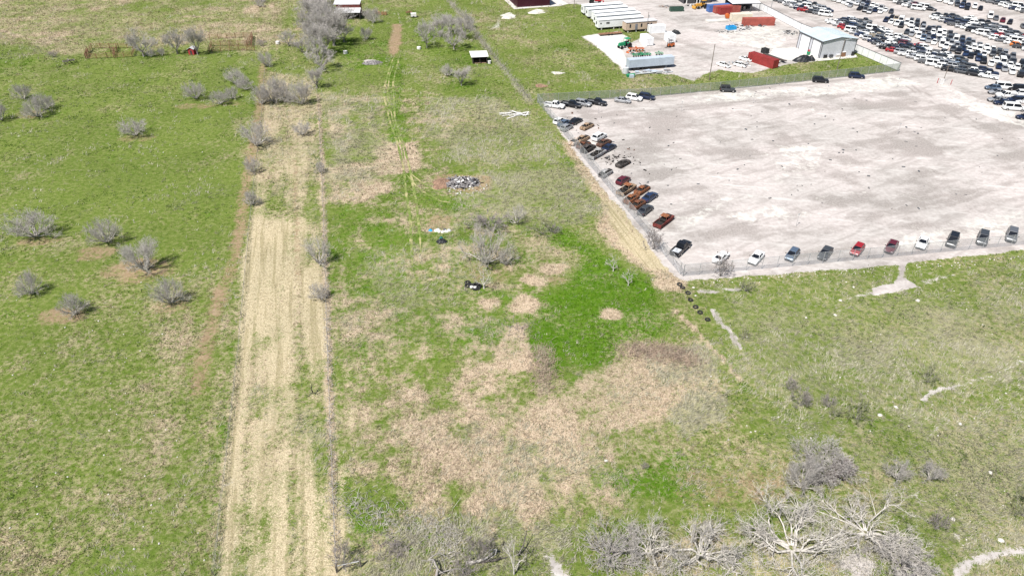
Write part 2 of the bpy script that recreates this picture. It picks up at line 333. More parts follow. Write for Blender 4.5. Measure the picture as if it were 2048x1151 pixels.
def ground_material():
    m = bpy.data.materials.new('ground_cover'); m.use_nodes = True
    t = m.node_tree; p = t.nodes['Principled BSDF']
    geo = t.nodes.new('ShaderNodeNewGeometry'); pos = geo.outputs['Position']
    a1 = node(t, 'ShaderNodeAttribute', attribute_name='cover_a'); a2 = node(t, 'ShaderNodeAttribute', attribute_name='cover_b')
    s1 = t.nodes.new('ShaderNodeSeparateColor'); t.links.new(a1.outputs['Color'], s1.inputs[0])
    s2 = t.nodes.new('ShaderNodeSeparateColor'); t.links.new(a2.outputs['Color'], s2.inputs[0])
    W = dict(dry=s1.outputs[0], lush=s1.outputs[1], gray=s1.outputs[2], dirt=a1.outputs['Alpha'],
             gravel=s2.outputs[0], straw=s2.outputs[1], pale=s2.outputs[2], dark=a2.outputs['Alpha'])
    nA = noise_(t, pos, 2.4, 4, .62); nB = noise_(t, pos, 1.1, 5, .62); nC = noise_(t, pos, 6.5, 3, .6); nD = noise_(t, pos, .35, 3, .5)
    def streak(ang, sx, sy, scale, dist=0.0):
        rot = t.nodes.new('ShaderNodeMapping'); rot.vector_type = 'POINT'; rot.inputs['Rotation'].default_value = (0, 0, ang)
        t.links.new(pos, rot.inputs['Vector'])
        sc_ = node(t, 'ShaderNodeVectorMath', operation='MULTIPLY'); t.links.new(rot.outputs[0], sc_.inputs[0]); sc_.inputs[1].default_value = (sx, sy, 1)
        n = noise_(t, sc_.outputs[0], scale, 3, .6); n.inputs['Distortion'].default_value = dist
        return n.outputs['Fac']
    mow = streak(-AX, 1.0, .035, 1.1); drag = streak(R(-32), .16, 1.0, .55, .6); drag2 = streak(R(12), .12, 1.0, .8, .5)
    cA = t.nodes.new('ShaderNodeSeparateColor'); t.links.new(nA.outputs['Color'], cA.inputs[0])
    cB = t.nodes.new('ShaderNodeSeparateColor'); t.links.new(nB.outputs['Color'], cB.inputs[0])
    cC = t.nodes.new('ShaderNodeSeparateColor'); t.links.new(nC.outputs['Color'], cC.inputs[0])
    def thr(w, n1, n2, amp, lo=.36, hi=.64):
        x = math_(t, 'ADD', w, math_(t, 'MULTIPLY', math_(t, 'SUBTRACT', math_(t, 'ADD', n1, n2), 1.0), amp))
        return ramp_(t, x, lo, hi)
    fine = ramp_(t, cC.outputs[0], .3, .7)
    green = mixc(t, ramp_(t, cB.outputs[0], .35, .65), (.088, .134, .022), (.142, .176, .048))
    green = mixc(t, ramp_(t, cA.outputs[1], .58, .75), green, (.056, .102, .014))
    lush = mixc(t, ramp_(t, cB.outputs[1], .3, .7), (.048, .128, .004), (.105, .185, .018))
    lush = mixc(t, math_(t, 'MULTIPLY', fine, .5), lush, (.032, .095, .002))
    dry = mixc(t, fine, (.29, .23, .16), (.52, .425, .33))
    dry = mixc(t, ramp_(t, cA.outputs[2], .50, .72), dry, (.20, .17, .10))
    gray = mixc(t, fine, (.19, .185, .105), (.33, .31, .215))
    straw = mixc(t, fine, (.29, .245, .155), (.52, .455, .32))
    straw = mixc(t, math_(t, 'MULTIPLY', ramp_(t, mow, .50, .62), .55), straw, (.20, .175, .09))
    straw = mixc(t, ramp_(t, cA.outputs[0], .56, .70), straw, (.17, .145, .075))
    dirt = mixc(t, ramp_(t, cB.outputs[2], .3, .7), (.205, .145, .092), (.30, .225, .150))
    gravel = mixc(t, ramp_(t, cB.outputs[0], .3, .72), (.365, .336, .327), (.455, .428, .419))
    gravel = mixc(t, math_(t, 'MULTIPLY', ramp_(t, cA.outputs[1], .56, .75), .5), gravel, (.285, .255, .235))
    gravel = mixc(t, math_(t, 'MULTIPLY', ramp_(t, drag, .50, .66), .55), gravel, (.275, .25, .24))
    gravel = mixc(t, math_(t, 'MULTIPLY', ramp_(t, drag2, .54, .68), .6), gravel, (.52, .50, .49))
    scr = mixc(t, ramp_(t, cA.outputs[0], .3, .7), (.235, .213, .204), (.325, .299, .288))
    pale = mixc(t, fine, (.47, .455, .425), (.58, .57, .545))
    c = mixc(t, thr(W['lush'], cA.outputs[0], cB.outputs[1], 1.3, .30, .70), green, lush)
    cap = t.nodes.new('ShaderNodeMapRange'); t.links.new(W['dry'], cap.inputs[0]); cap.inputs[1].default_value = .2; cap.inputs[2].default_value = .7; cap.inputs[3].default_value = .42; cap.inputs[4].default_value = 1.0
    c = mixc(t, math_(t, 'MULTIPLY', thr(W['dry'], cB.outputs[0], cA.outputs[2], 1.3, .24, .84), cap.outputs[0]), c, dry)
    c = mixc(t, math_(t, 'MULTIPLY', thr(W['gray'], cB.outputs[2], cC.outputs[1], 1.5, .25, .85), .8), c, gray)
    c = mixc(t, thr(W['straw'], cA.outputs[1], cC.outputs[2], 1.6, .18, .80), c, straw)
    c = mixc(t, thr(W['dirt'], cB.outputs[1], cA.outputs[0], 1.1, .25, .8), c, dirt)
    g = mixc(t, thr(W['dark'], cB.outputs[2], nD.outputs['Fac'], .9, .08, 1.0), gravel, scr)
    gf = thr(W['gravel'], cB.outputs[0], cC.outputs[0], 1.3)
    c = mixc(t, gf, c, g)
    pf = thr(W['pale'], cB.outputs[1], nD.outputs['Fac'], 1.3, .3, .9)
    c = mixc(t, pf, c, pale)
    big = noise_(t, pos, .05, 3, .5)
    c = mixc(t, .35, c, mixc(t, 1.0, c, mixc(t, ramp_(t, big.outputs['Fac'], .35, .65), (.78, .80, .74), (1.18, 1.14, 1.1)), 'MULTIPLY'))
    t.links.new(c, p.inputs['Base Color'])
    p.inputs['Roughness'].default_value = .95; p.inputs['Specular IOR Level'].default_value = .03
    hgt = math_(t, 'ADD', math_(t, 'MULTIPLY', nA.outputs['Fac'], .7), math_(t, 'MULTIPLY', nC.outputs['Fac'], .3))
    b = t.nodes.new('ShaderNodeBump'); b.inputs['Distance'].default_value = .22
    t.links.new(math_(t, 'SUBTRACT', .85, math_(t, 'MULTIPLY', gf, .68)), b.inputs['Strength'])
    t.links.new(hgt, b.inputs['Height']); t.links.new(b.outputs[0], p.inputs['Normal'])
    return m

def blade_material():
    m = bpy.data.materials.new('grass_blades'); m.use_nodes = True
    t = m.node_tree; t.nodes.remove(t.nodes['Principled BSDF'])
    a = node(t, 'ShaderNodeAttribute', attribute_name='blade_colour')
    geo = t.nodes.new('ShaderNodeNewGeometry')
    n = noise_(t, geo.outputs['Position'], 3.0, 2)
    c = mixc(t, 1.0, a.outputs['Color'], mixc(t, ramp_(t, n.outputs['Fac'], .3, .7), (.82, .82, .82), (1.15, 1.15, 1.15)), 'MULTIPLY')
    d = t.nodes.new('ShaderNodeBsdfDiffuse'); tr = t.nodes.new('ShaderNodeBsdfTranslucent'); mx = t.nodes.new('ShaderNodeMixShader')
    mx.inputs[0].default_value = .35
    t.links.new(c, d.inputs[0]); t.links.new(c, tr.inputs[0])
    t.links.new(d.outputs[0], mx.inputs[1]); t.links.new(tr.outputs[0], mx.inputs[2])
    t.links.new(mx.outputs[0], t.nodes['Material Output'].inputs[0])
    return m

def mesh_wire_material(name, col, cover):                # woven wire far finer than a pixel: partly see-through
    m = bpy.data.materials.new(name); m.use_nodes = True
    t = m.node_tree; p = t.nodes['Principled BSDF']
    geo = t.nodes.new('ShaderNodeNewGeometry')
    n = noise_(t, geo.outputs['Position'], .7, 3)
    c = mixc(t, ramp_(t, n.outputs['Fac'], .3, .7), tuple(v * .85 for v in col), tuple(v * 1.12 for v in col))
    t.links.new(c, p.inputs['Base Color']); p.inputs['Roughness'].default_value = .55; p.inputs['Metallic'].default_value = .2
    tr = t.nodes.new('ShaderNodeBsdfTransparent'); mx = t.nodes.new('ShaderNodeMixShader')
    mr = t.nodes.new('ShaderNodeMapRange'); t.links.new(n.outputs['Fac'], mr.inputs[0])
    mr.inputs[1].default_value = .3; mr.inputs[2].default_value = .7; mr.inputs[3].default_value = cover * .85; mr.inputs[4].default_value = cover * 1.15
    t.links.new(mr.outputs[0], mx.inputs[0])
    t.links.new(tr.outputs[0], mx.inputs[1]); t.links.new(p.outputs[0], mx.inputs[2])
    t.links.new(mx.outputs[0], t.nodes['Material Output'].inputs[0])
    return m

# ------------------------------------------------------------ mesh helpers
class MB:
    def __init__(s): s.v, s.f, s.m = [], [], []
    def add(s, vs, fs, mi=0):
        b = len(s.v); s.v.extend(vs)
        for f in fs: s.f.append([b + i for i in f]); s.m.append(mi)
        return s
    def box(s, c, d, rz=0.0, mi=0, top=(1, 1), rx=0.0):
        x, y, z = (k / 2 for k in d); cs, sn = math.cos(rz), math.sin(rz); vs = []
        for k in (-1, 1):
            tx, ty = (1, 1) if k < 0 else top
            for i, j in ((-1, -1), (1, -1), (1, 1), (-1, 1)):
                a, b, e = i * x * tx, j * y * ty, k * z
                if rx: b, e = b * math.cos(rx) - e * math.sin(rx), b * math.sin(rx) + e * math.cos(rx)
                vs.append((c[0] + a * cs - b * sn, c[1] + a * sn + b * cs, c[2] + e))
        return s.add(vs, [(3, 2, 1, 0), (4, 5, 6, 7), (0, 1, 5, 4), (1, 2, 6, 5), (2, 3, 7, 6), (3, 0, 4, 7)], mi)
    def tube(s, p0, p1, r0, r1=None, n=6, mi=0, caps=True):
        r1 = r0 if r1 is None else r1
        a, b = Vector(p0), Vector(p1); d = (b - a)
        if d.length < 1e-6: return s
        d.normalize(); q = d.orthogonal().normalized(); w = d.cross(q); vs = []
        for c, r in ((a, r0), (b, r1)):
            for i in range(n):
                g = 2 * math.pi * i / n
                vs.append(tuple(c + q * (r * math.cos(g)) + w * (r * math.sin(g))))
        fs = [(i, (i + 1) % n, n + (i + 1) % n, n + i) for i in range(n)]
        if caps: fs += [tuple(reversed(range(n))), tuple(range(n, 2 * n))]
        return s.add(vs, fs, mi)
    def loft(s, rings, mi=0, cap=True):
        n = len(rings[0]); vs = [p for r in rings for p in r]; fs = []
        for k in range(len(rings) - 1):
            for i in range(n):
                fs.append((k * n + i, k * n + (i + 1) % n, (k + 1) * n + (i + 1) % n, (k + 1) * n + i))
        if cap: fs += [tuple(reversed(range(n))), tuple(range((len(rings) - 1) * n, len(rings) * n))]
        return s.add(vs, fs, mi)
    def torus(s, c, R_, r, axis='z', n=16, k=8, mi=0, tilt=(0, 0)):
        M = Matrix.Rotation(tilt[0], 3, 'X') @ Matrix.Rotation(tilt[1], 3, 'Y'); vs, fs = [], []
        for i in range(n):
            g = 2 * math.pi * i / n
            for j in range(k):
                h = 2 * math.pi * j / k
                p = Vector(((R_ + r * math.cos(h)) * math.cos(g), (R_ + r * math.cos(h)) * math.sin(g), r * 1.1 * math.sin(h)))
                vs.append(tuple(M @ p + Vector(c)))
                fs.append((i * k + j, ((i + 1) % n) * k + j, ((i + 1) % n) * k + (j + 1) % k, i * k + (j + 1) % k))
        return s.add(vs, fs, mi)
    def mesh(s, name, mats, smooth=False):
        me = bpy.data.meshes.new(name)
        me.from_pydata(s.v, [], s.f)
        for m in (mats if isinstance(mats, (list, tuple)) else [mats]): me.materials.append(m)
        me.polygons.foreach_set('material_index', s.m)
        if smooth: me.polygons.foreach_set('use_smooth', [True] * len(me.polygons))
        me.update()
        return me
def link(name, me, parent=None):
    o = bpy.data.objects.new(name, me); COL.objects.link(o)
    if parent is not None: o.parent = parent
    return o
def part(name, mb, mats, parent=None, smooth=False):
    return link(name, mb.mesh(name, mats, smooth), parent)
def tag(o, label=None, cat=None, group=None, kind=None):
    if label: o['label'] = label
    if cat: o['category'] = cat
    if group: o['group'] = group
    if kind: o['kind'] = kind
    return o
def thing(name, label, cat, loc, rz=0.0, group=None, z=0.0):
    o = link(name, None); o.location = (loc[0], loc[1], z); o.rotation_euler = (0, 0, rz)
    o.empty_display_size = .5
    return tag(o, label, cat, group)
def copy_tree(o, parent=None):
    c = o.copy(); COL.objects.link(c)
    if parent is not None: c.parent = parent
    for ch in list(o.children): copy_tree(ch, c)
    return c
def np_mesh(name, v, tri, m, cols=None, attr='blade_colour'):
    me = bpy.data.meshes.new(name)
    n = len(tri)
    me.vertices.add(len(v)); me.vertices.foreach_set('co', np.ascontiguousarray(v, np.float32).ravel())
    me.loops.add(n * 3); me.loops.foreach_set('vertex_index', np.ascontiguousarray(tri, np.int32).ravel())
    me.polygons.add(n); me.polygons.foreach_set('loop_start', np.arange(0, n * 3, 3, dtype=np.int32))
    me.polygons.foreach_set('loop_total', np.full(n, 3, np.int32))
    if cols is not None:
        at = me.color_attributes.new(attr, 'FLOAT_COLOR', 'POINT')
        at.data.foreach_set('color', np.ascontiguousarray(cols, np.float32).ravel())
    me.materials.append(m); me.update(calc_edges=True)
    return me

# ------------------------------------------------------------ ground, split into pasture, cut strip, gravel lot and yard
def axis(parts):
    return np.concatenate([np.arange(a, b, s) for a, b, s in parts])
gx = np.concatenate([[-4000, -1500, -700, -400, -300], axis([(-250, -120, 1.0), (-120, 120, .7), (120, 250.5, 1.0)]), [300, 400, 700, 1500, 4000]])
gy = np.concatenate([[-3000, -800, -200, -40, 10], axis([(32, 125, .6), (125, 220, .8), (220, 335.5, 1.1)]), [360, 420, 600, 1100, 2400, 6000]])
GXX, GYY = np.meshgrid(gx, gy)
X, Y = GXX.ravel(), GYY.ravel()
FLD = fields(X, Y)
def relief(x, y):
    return (fbm(x, y, 14, 201) - .5) * .10 - .03
NX, NY = len(gx), len(gy)
ii, jj = np.meshgrid(np.arange(NX - 1), np.arange(NY - 1))
a = (jj * NX + ii).ravel()
quads = np.stack([a, a + 1, a + 1 + NX, a + NX], 1)
cx, cy = (X[quads].mean(1)), (Y[quads].mean(1))
reg = np.zeros(len(quads), int)
reg[poly_sd(cx, cy, [G(*p) for p in STRIP]) < 0] = 1
reg[poly_sd(cx, cy, [G(*p) for p in YARD]) < 0] = 3
reg[poly_sd(cx, cy, [G(*p) for p in LOT]) < 0] = 2
flat = np.minimum(1, np.maximum(FLD['gravel'], FLD['pale']))
Z = relief(X, Y) * (1 - np.clip(flat, 0, 1))
GROUND_MAT = ground_material()
CA = np.stack([FLD['dry'], FLD['lush'], FLD['gray'], FLD['dirt']], 1)
CB = np.stack([FLD['gravel'], FLD['straw'], FLD['pale'], FLD['dark']], 1)
def ground_z(x, y):
    return 0.0
for rid, nm, lab in ((0, 'pasture', 'patchy green and tan pasture with bare earth and dry grass'), (1, 'mown_strip', 'long straw coloured cut strip between two wire fences'),
                     (2, 'gravel_lot', 'wide pale gravel lot with grey scrapes behind chain link fence'), (3, 'storage_yard', 'pale gravel storage yard with trailers and containers')):
    q = quads[reg == rid]
    used, inv = np.unique(q.ravel(), return_inverse=True)
    q2 = inv.reshape(-1, 4)
    tri = np.concatenate([q2[:, [0, 1, 2]], q2[:, [0, 2, 3]]])
    me = np_mesh(nm, np.stack([X[used], Y[used], Z[used]], 1), tri, GROUND_MAT, CA[used], 'cover_a')
    at = me.color_attributes.new('cover_b', 'FLOAT_COLOR', 'POINT')
    at.data.foreach_set('color', np.ascontiguousarray(CB[used], np.float32).ravel())
    me.polygons.foreach_set('use_smooth', np.ones(len(tri), bool))
    tag(link(nm, me), lab, None, None, 'structure')

# wheel ruts pressed into the grass of the middle field
def rut_material():
    m = bpy.data.materials.new('pressed_grass'); m.use_nodes = True
    t = m.node_tree; p = t.nodes['Principled BSDF']
    pos = t.nodes.new('ShaderNodeNewGeometry').outputs['Position']
    n = noise_(t, pos, 1.6, 4); n2 = noise_(t, pos, .25, 2)
    c = mixc(t, ramp_(t, n.outputs['Fac'], .3, .7), (.105, .155, .032), (.185, .225, .070))
    c = mixc(t, ramp_(t, n2.outputs['Fac'], .45, .65), c, (.34, .31, .16))
    t.links.new(c, p.inputs['Base Color']); p.inputs['Roughness'].default_value = .95; p.inputs['Specular IOR Level'].default_value = .1
    return m
RUT = rut_material()
for k_, (w_, pts_) in enumerate([(.27, [(796, 98), (783, 125), (771, 165), (767, 188), (779, 240), (796, 290), (808, 340), (812, 385), (820, 430), (823, 500), (826, 545)]), (.27, [(804, 98), (796, 125), (786, 165), (790, 240), (808, 290), (820, 340), (832, 400), (839, 460), (842, 512)]),
        (.2, [(792, 118), (779, 150), (775, 190), (788, 250), (803, 290), (810, 330)]), (.17, [(810, 346), (840, 380), (880, 402), (905, 406)]), (.16, [(812, 340), (850, 370), (895, 392)]), (.15, [(808, 345), (790, 372), (770, 400)])]):
    q_ = np.array([G(*p) for p in pts_]); t_ = np.linspace(0, 1, len(q_)); tt = np.linspace(0, 1, 160)
    xs_ = np.interp(tt, t_, q_[:, 0]); ys_ = np.interp(tt, t_, q_[:, 1]); kk = np.ones(7) / 7
    xs_ = np.convolve(np.pad(xs_, 3, 'edge'), kk, 'valid'); ys_ = np.convolve(np.pad(ys_, 3, 'edge'), kk, 'valid')
    dx_, dy_ = np.gradient(xs_), np.gradient(ys_); ln_ = np.hypot(dx_, dy_); nx_, ny_ = -dy_ / ln_, dx_ / ln_
    ta = np.minimum(1, np.minimum(tt, 1 - tt) * 8)
    wl = w_ * ta * (.6 + .8 * vnoise(ys_ * 1.3, xs_, 500 + k_)); wr_ = w_ * ta * (.6 + .8 * vnoise(ys_ * 1.3, xs_, 520 + k_))
    mb_ = MB(); mb_.v = [(x + a_ * w, y + b_ * w, .026 + .002 * k_) for x, y, a_, b_, w in zip(xs_, ys_, nx_, ny_, wl)] + [(x - a_ * w, y - b_ * w, .026 + .002 * k_) for x, y, a_, b_, w in zip(xs_, ys_, nx_, ny_, wr_)]
    mb_.f = [[i, i + 160, i + 161, i + 1] for i in range(159)]; mb_.m = [0] * 159
    tag(part('wheel_track', mb_, RUT), 'pale wheel rut pressed into the grass of the middle field', None, None, 'structure')

# ------------------------------------------------------------ grass: too many blades to count
BLADE = blade_material()
def blades(name, label, x, y, n, length, width, lean, col, spread, comb=None):
    """n blades at every spot; length, col per spot"""
    k = len(x); N = k * n
    bx = np.repeat(x, n) + rng.normal(0, 1, N) * np.repeat(spread, n); by = np.repeat(y, n) + rng.normal(0, 1, N) * np.repeat(spread, n)
    az = rng.uniform(0, 2 * np.pi, N) if comb is None else np.repeat(comb, n) + rng.normal(0, .6, N)
    L = np.repeat(length, n) * rng.uniform(.55, 1.3, N); le = lean * rng.uniform(.4, 1.5, N)
    hz = L * np.cos(le); hr = L * np.sin(le)
    wx, wy = -np.sin(az) * width * np.repeat(length, n) * .5, np.cos(az) * width * np.repeat(length, n) * .5
    z0 = np.full(N, -.04)
    v = np.empty((N, 3, 3), np.float32)
    v[:, 0] = np.stack([bx - wx, by - wy, z0], 1); v[:, 1] = np.stack([bx + wx, by + wy, z0], 1)
    v[:, 2] = np.stack([bx + np.cos(az) * hr, by + np.sin(az) * hr, z0 + hz], 1)
    c = np.repeat(col, n, 0) * rng.uniform(.8, 1.2, (N, 1))
    c4 = np.concatenate([np.repeat(c, 3, 0), np.ones((N * 3, 1))], 1)
    me = np_mesh(name, v.reshape(-1, 3), np.arange(N * 3).reshape(-1, 3), BLADE, c4)
    return tag(link(name, me), label, None, None, 'stuff')
def spots(n, far=330):                                    # spots over the ground in view, thicker near by
    out = []
    yy = 40 + (far - 40) * rng.uniform(0, 1, n * 3) ** 1.35
    half = yy * .74 + 32
    xx = rng.uniform(-1, 1, n * 3) * half
    keep = rng.uniform(0, 1, n * 3) < half / (half.max()) * (60 / np.maximum(yy, 60)) * 1.9
    return xx[keep][:n], yy[keep][:n]
sx, sy = spots(330000)
sf = fields(sx, sy)
ok = (sf['gravel'] < .45) & (sf['pale'] < .4) & (sf['dirt'] < .62)
sx, sy = sx[ok], sy[ok]; sf = {k: v[ok] for k, v in sf.items()}
grow = 1 + np.clip((sy - 80) / 170, 0, 1.2)               # clumps read larger where only the big ones can be seen
u1 = rng.uniform(0, 1, len(sx)); jit = rng.normal(0, .16, len(sx))
def c_of(a, b, n): return np.asarray(a) + (np.asarray(b) - np.asarray(a)) * rng.uniform(0, 1, (n, 1))
isstraw = sf['straw'] + jit > .45
isgray = ~isstraw & (sf['gray'] + jit * 1.8 > .55)
isdry = ~isstraw & ~isgray & (sf['dry'] + jit > .56)
islush = ~isstraw & ~isgray & ~isdry & (sf['lush'] + jit > .45)
isgreen = ~(isstraw | isgray | isdry | islush)
k = isstraw & (u1 < .95)
blades('straw', 'cut straw stubble lying over the strip', sx[k], sy[k], 3, .20 * grow[k], .28, 1.15, c_of((.29, .24, .15), (.60, .53, .385), k.sum()), .16 * grow[k])
k = isdry & (u1 < .95)
blades('dry_grass', 'tan dry grass standing in clumps', sx[k], sy[k], 4, .34 * grow[k], .28, .85, c_of((.29, .23, .16), (.64, .53, .415), k.sum()) * np.clip(sf['dry'][k] * 1.4, .5, 1)[:, None] * np.array([1, 1, 1]) - np.clip(.7 - sf['dry'][k], 0, .3)[:, None] * np.array([.16, .02, .22]), .16 * grow[k])
k = isgray & (u1 < .95)
cb = (fbm(sx[k], sy[k], 9, 301) - .5) * 9
blades('dead_grass', 'long grey dead grass lying in sheaves', sx[k], sy[k], 4, .58 * grow[k], .13, 1.0, c_of((.22, .21, .145), (.50, .475, .38), k.sum()), .18 * grow[k], cb)
k = isgreen & (u1 < .62)
blades('green_grass', 'short green pasture grass', sx[k], sy[k], 4, .15 * grow[k], .34, .8, c_of((.068, .114, .016), (.155, .192, .052), k.sum()), .14 * grow[k])
k = islush
blades('lush_grass', 'deep green lush grass in the damp hollow', sx[k], sy[k], 5, .22 * grow[k], .30, .7, c_of((.042, .115, .004), (.115, .195, .020), k.sum()), .15 * grow[k])
# dark weed clumps dotted over the pastures
wx_, wy_ = spots(15000, 260)
wf = fields(wx_, wy_)
k = (wf['straw'] < .3) & (wf['gravel'] < .2) & (wf['pale'] < .2) & (wf['dirt'] < .4) & (wf['lush'] < .4) & (fbm(wx_, wy_, 7, 401) + rng.normal(0, .08, len(wx_)) > .52)
k &= (wx_ < -20 - (wy_ - 46) * .24) | (wx_ > 25) | (rng.uniform(0, 1, len(wx_)) < .35)
wx_, wy_ = wx_[k], wy_[k]; wg = 1 + np.clip((wy_ - 80) / 150, 0, 1)
ws = rng.lognormal(-.25, .5, len(wx_))
blades('weeds', 'dark green broad leaved weeds in clumps', wx_, wy_, 14, .19 * wg * np.sqrt(ws), .5, .9, c_of((.020, .058, .010), (.050, .105, .018), len(wx_)), .30 * wg * ws)
# ------------------------------------------------------------ bare trees and brush
BARK_PALE = mat('bark_pale', (.46, .435, .40), .9, vary=.3, scale=3, bump=.5)
BARK_GRAY = mat('bark_gray', (.27, .25, .235), .9, vary=.3, scale=3, bump=.5)
BARK_DARK = mat('bark_dark', (.085, .075, .068), .9, vary=.3, scale=3, bump=.5)
TWIG_GRAY = mat('twig_gray', (.40, .375, .355), .9, vary=.25, scale=1.2)
TWIG_PALE = mat('twig_pale', (.46, .43, .395), .9, vary=.25, scale=1.2)
TWIG_LILAC = mat('twig_lilac', (.27, .235, .23), .9, vary=.25, scale=1.2)
TWIG_BROWN = mat('twig_brown', (.37, .285, .225), .9, vary=.3, scale=1.2)
TWIG_GREEN = mat('twig_green', (.24, .25, .13), .9, vary=.3, scale=1.2)
def grow_tree(seed, h, w, stems=6, trunk=.12, fork=.0, levels=4, kids=(5, 6, 5), thick=.09, droop=.0, up=.9, gnarl=.22, dens=1.0, flat=1.0):
    """branches as lists of (points, radii); level 0-1 are trunk and limbs, the rest twigs. Vase form within h x w metres."""
    r = random.Random(seed)
    limbs, twigs = [], []
    def branch(p, d, L, rad, lev, n):
        pts, rr = [p.copy()], [rad]; q = p.copy(); dd = d.normalized(); st = L / n
        for i in range(n):
            dd = dd + Vector((r.gauss(0, gnarl), r.gauss(0, gnarl), r.gauss(0, gnarl) + (up * .09 if lev < 2 else .05) - droop * .12 * i / n))
            dd.normalize(); q = q + dd * st
            if q.z < .05: q.z = .05 + r.random() * .1
            pts.append(q.copy()); rr.append(max(.009, rad * (1 - .72 * (i + 1) / n)))
        (limbs if lev < 2 else twigs).append((pts, rr))
        if lev + 1 >= levels: return
        for j in range(max(1, int(kids[min(lev, len(kids) - 1)] * dens))):
            i = r.uniform(.25 if lev else .35, 1.0) * n; a = min(n - 1, int(i)); f = i - a
            s = pts[a].lerp(pts[a + 1], f); ax = (pts[a + 1] - pts[a]).normalized()
            side = ax.orthogonal().normalized(); side.rotate(Matrix.Rotation(r.uniform(0, 6.283), 3, ax))
            nd = ax * r.uniform(.5, .95) + side * r.uniform(.5, .95)
            nd.z += .18 * (1 - droop)
            branch(s, nd, L * r.uniform(.38, .62) * (1.05 - .3 * i / n), rr[a] * r.uniform(.5, .72), lev + 1, max(2, n - 1))
    base = Vector((0, 0, 0)); top = Vector((0, 0, trunk * h))
    if trunk * h > .4:
        limbs.append(([Vector((0, 0, -.1)), Vector((r.gauss(0, .05), r.gauss(0, .05), trunk * h * .5)), top], [thick * 2.1, thick * 1.8, thick * 1.6]))
    for s in range(stems):
        g = 6.283 * (s + r.random() * .7) / stems
        t = r.uniform(.3, 1.0) ** .7 if s else .12
        d = Vector((math.cos(g) * t * w * .56, math.sin(g) * t * w * .56, h * (1 - trunk) * (1.08 - .80 * t * t) * flat))
        branch(top + Vector((math.cos(g), math.sin(g), 0)) * thick * (1 if trunk * h > .4 else 2.2) - Vector((0, 0, .05)), d, d.length * r.uniform(.8, 1.0), thick * r.uniform(.75, 1.15), 0, 5)
    allp = [p for br in limbs + twigs for p in br[0]]       # stretch to the asked size
    hx = sorted(math.hypot(p.x, p.y) for p in allp)[int(len(allp) * .965)]; hz = sorted(p.z for p in allp)[int(len(allp) * .985)]
    kx, kz = w * .5 / hx, h / hz
    for br in limbs + twigs:
        for p in br[0]: p.x *= kx; p.y *= kx; p.z *= kz
    return limbs, twigs
def branch_mesh(name, brs, sides, m, k=1.0):
    vs, ts = [], []; b = 0
    for pts, rr in brs:
        n = sides; np_ = len(pts)
        for i, p in enumerate(pts):
            ax = (pts[min(i + 1, np_ - 1)] - pts[max(i - 1, 0)])
            if ax.length < 1e-6: ax = Vector((0, 0, 1))
            ax.normalize(); q = Vector((.31, .77, .55)).cross(ax)
            q = q.normalized() if q.length > .05 else ax.orthogonal().normalized()
            w = ax.cross(q); ra = rr[i] * k
            for j in range(n):
                g = 6.2832 * j / n
                c, s_ = math.cos(g) * ra, math.sin(g) * ra
                vs.append((p.x + q.x * c + w.x * s_, p.y + q.y * c + w.y * s_, p.z + q.z * c + w.z * s_))
        for i in range(np_ - 1):
            for j in range(n):
                a0, a1 = b + i * n + j, b + i * n + (j + 1) % n
                ts.append((a0, a1, a1 + n)); ts.append((a0, a1 + n, a0 + n))
        b += np_ * n
    return np_mesh(name, np.array(vs), np.array(ts), m)
PROTO = {}
def proto(key, bark, twig, tk=1.0, **kw):
    l, t = grow_tree(**kw)
    PROTO[key] = (branch_mesh('trunk', l, 5, bark), branch_mesh('crown', t, 3, twig, tk), kw['h'], kw['w'])
for i in range(5):
    proto('mesquite%d' % i, BARK_PALE, TWIG_GRAY, .85, seed=20 + i, h=3.8, w=6.6, stems=16 + i % 4, trunk=.06, kids=(8, 7, 4), thick=.085, levels=4, gnarl=(.10, .14, .18, .12, .16)[i])
for i in range(2):
    proto('pale%d' % i, BARK_PALE, TWIG_PALE, .95, seed=40 + i, h=4.2, w=8.0, stems=12, trunk=.05, kids=(8, 6, 3), thick=.10, levels=4, gnarl=.14)
for i in range(3):
    proto('tall%d' % i, BARK_GRAY, TWIG_GRAY, 1.5, seed=60 + i, h=8.0, w=9.0, stems=9, trunk=.16, kids=(8, 8, 5), thick=.13, levels=4, gnarl=.16)
for i in range(2):
    proto('scrub%d' % i, BARK_GRAY, TWIG_LILAC, 1.2, seed=80 + i, h=2.2, w=2.8, stems=11, trunk=.03, kids=(5, 4, 3), thick=.022, levels=4, gnarl=.2)
proto('green', BARK_GRAY, TWIG_GREEN, 1.3, seed=90, h=2.0, w=3.0, stems=11, trunk=.03, kids=(5, 4, 3), thick=.022, levels=4, gnarl=.22)
proto('dead', BARK_DARK, BARK_DARK, 1.0, seed=95, h=2.0, w=3.0, stems=4, trunk=.15, kids=(3, 2), thick=.09, levels=3, gnarl=.3)
proto('lean', BARK_PALE, TWIG_PALE, 1.0, seed=97, h=4.5, w=2.4, stems=5, trunk=.2, kids=(5, 4, 2), thick=.05, levels=4, gnarl=.12)
def tree(name, key, px, wpx, hpx, label, cat, group, rz=None):
    tr, cr, h, w = PROTO[key]
    p = G(*px); s = wpx / scale_at(px[1]) / w
    sz = max(.45, min(2.2, height_of(px[0], px[1], hpx) / h))
    sz = min(sz, s * 1.5)
    o = thing(name, label, cat, p, random.uniform(0, 6.28) if rz is None else rz, group)
    o.scale = (s, s, sz)
    link('trunk', tr, o); link('crown', cr, o)
    return o
GB = 'bare mesquite bushes dotted over the pasture'
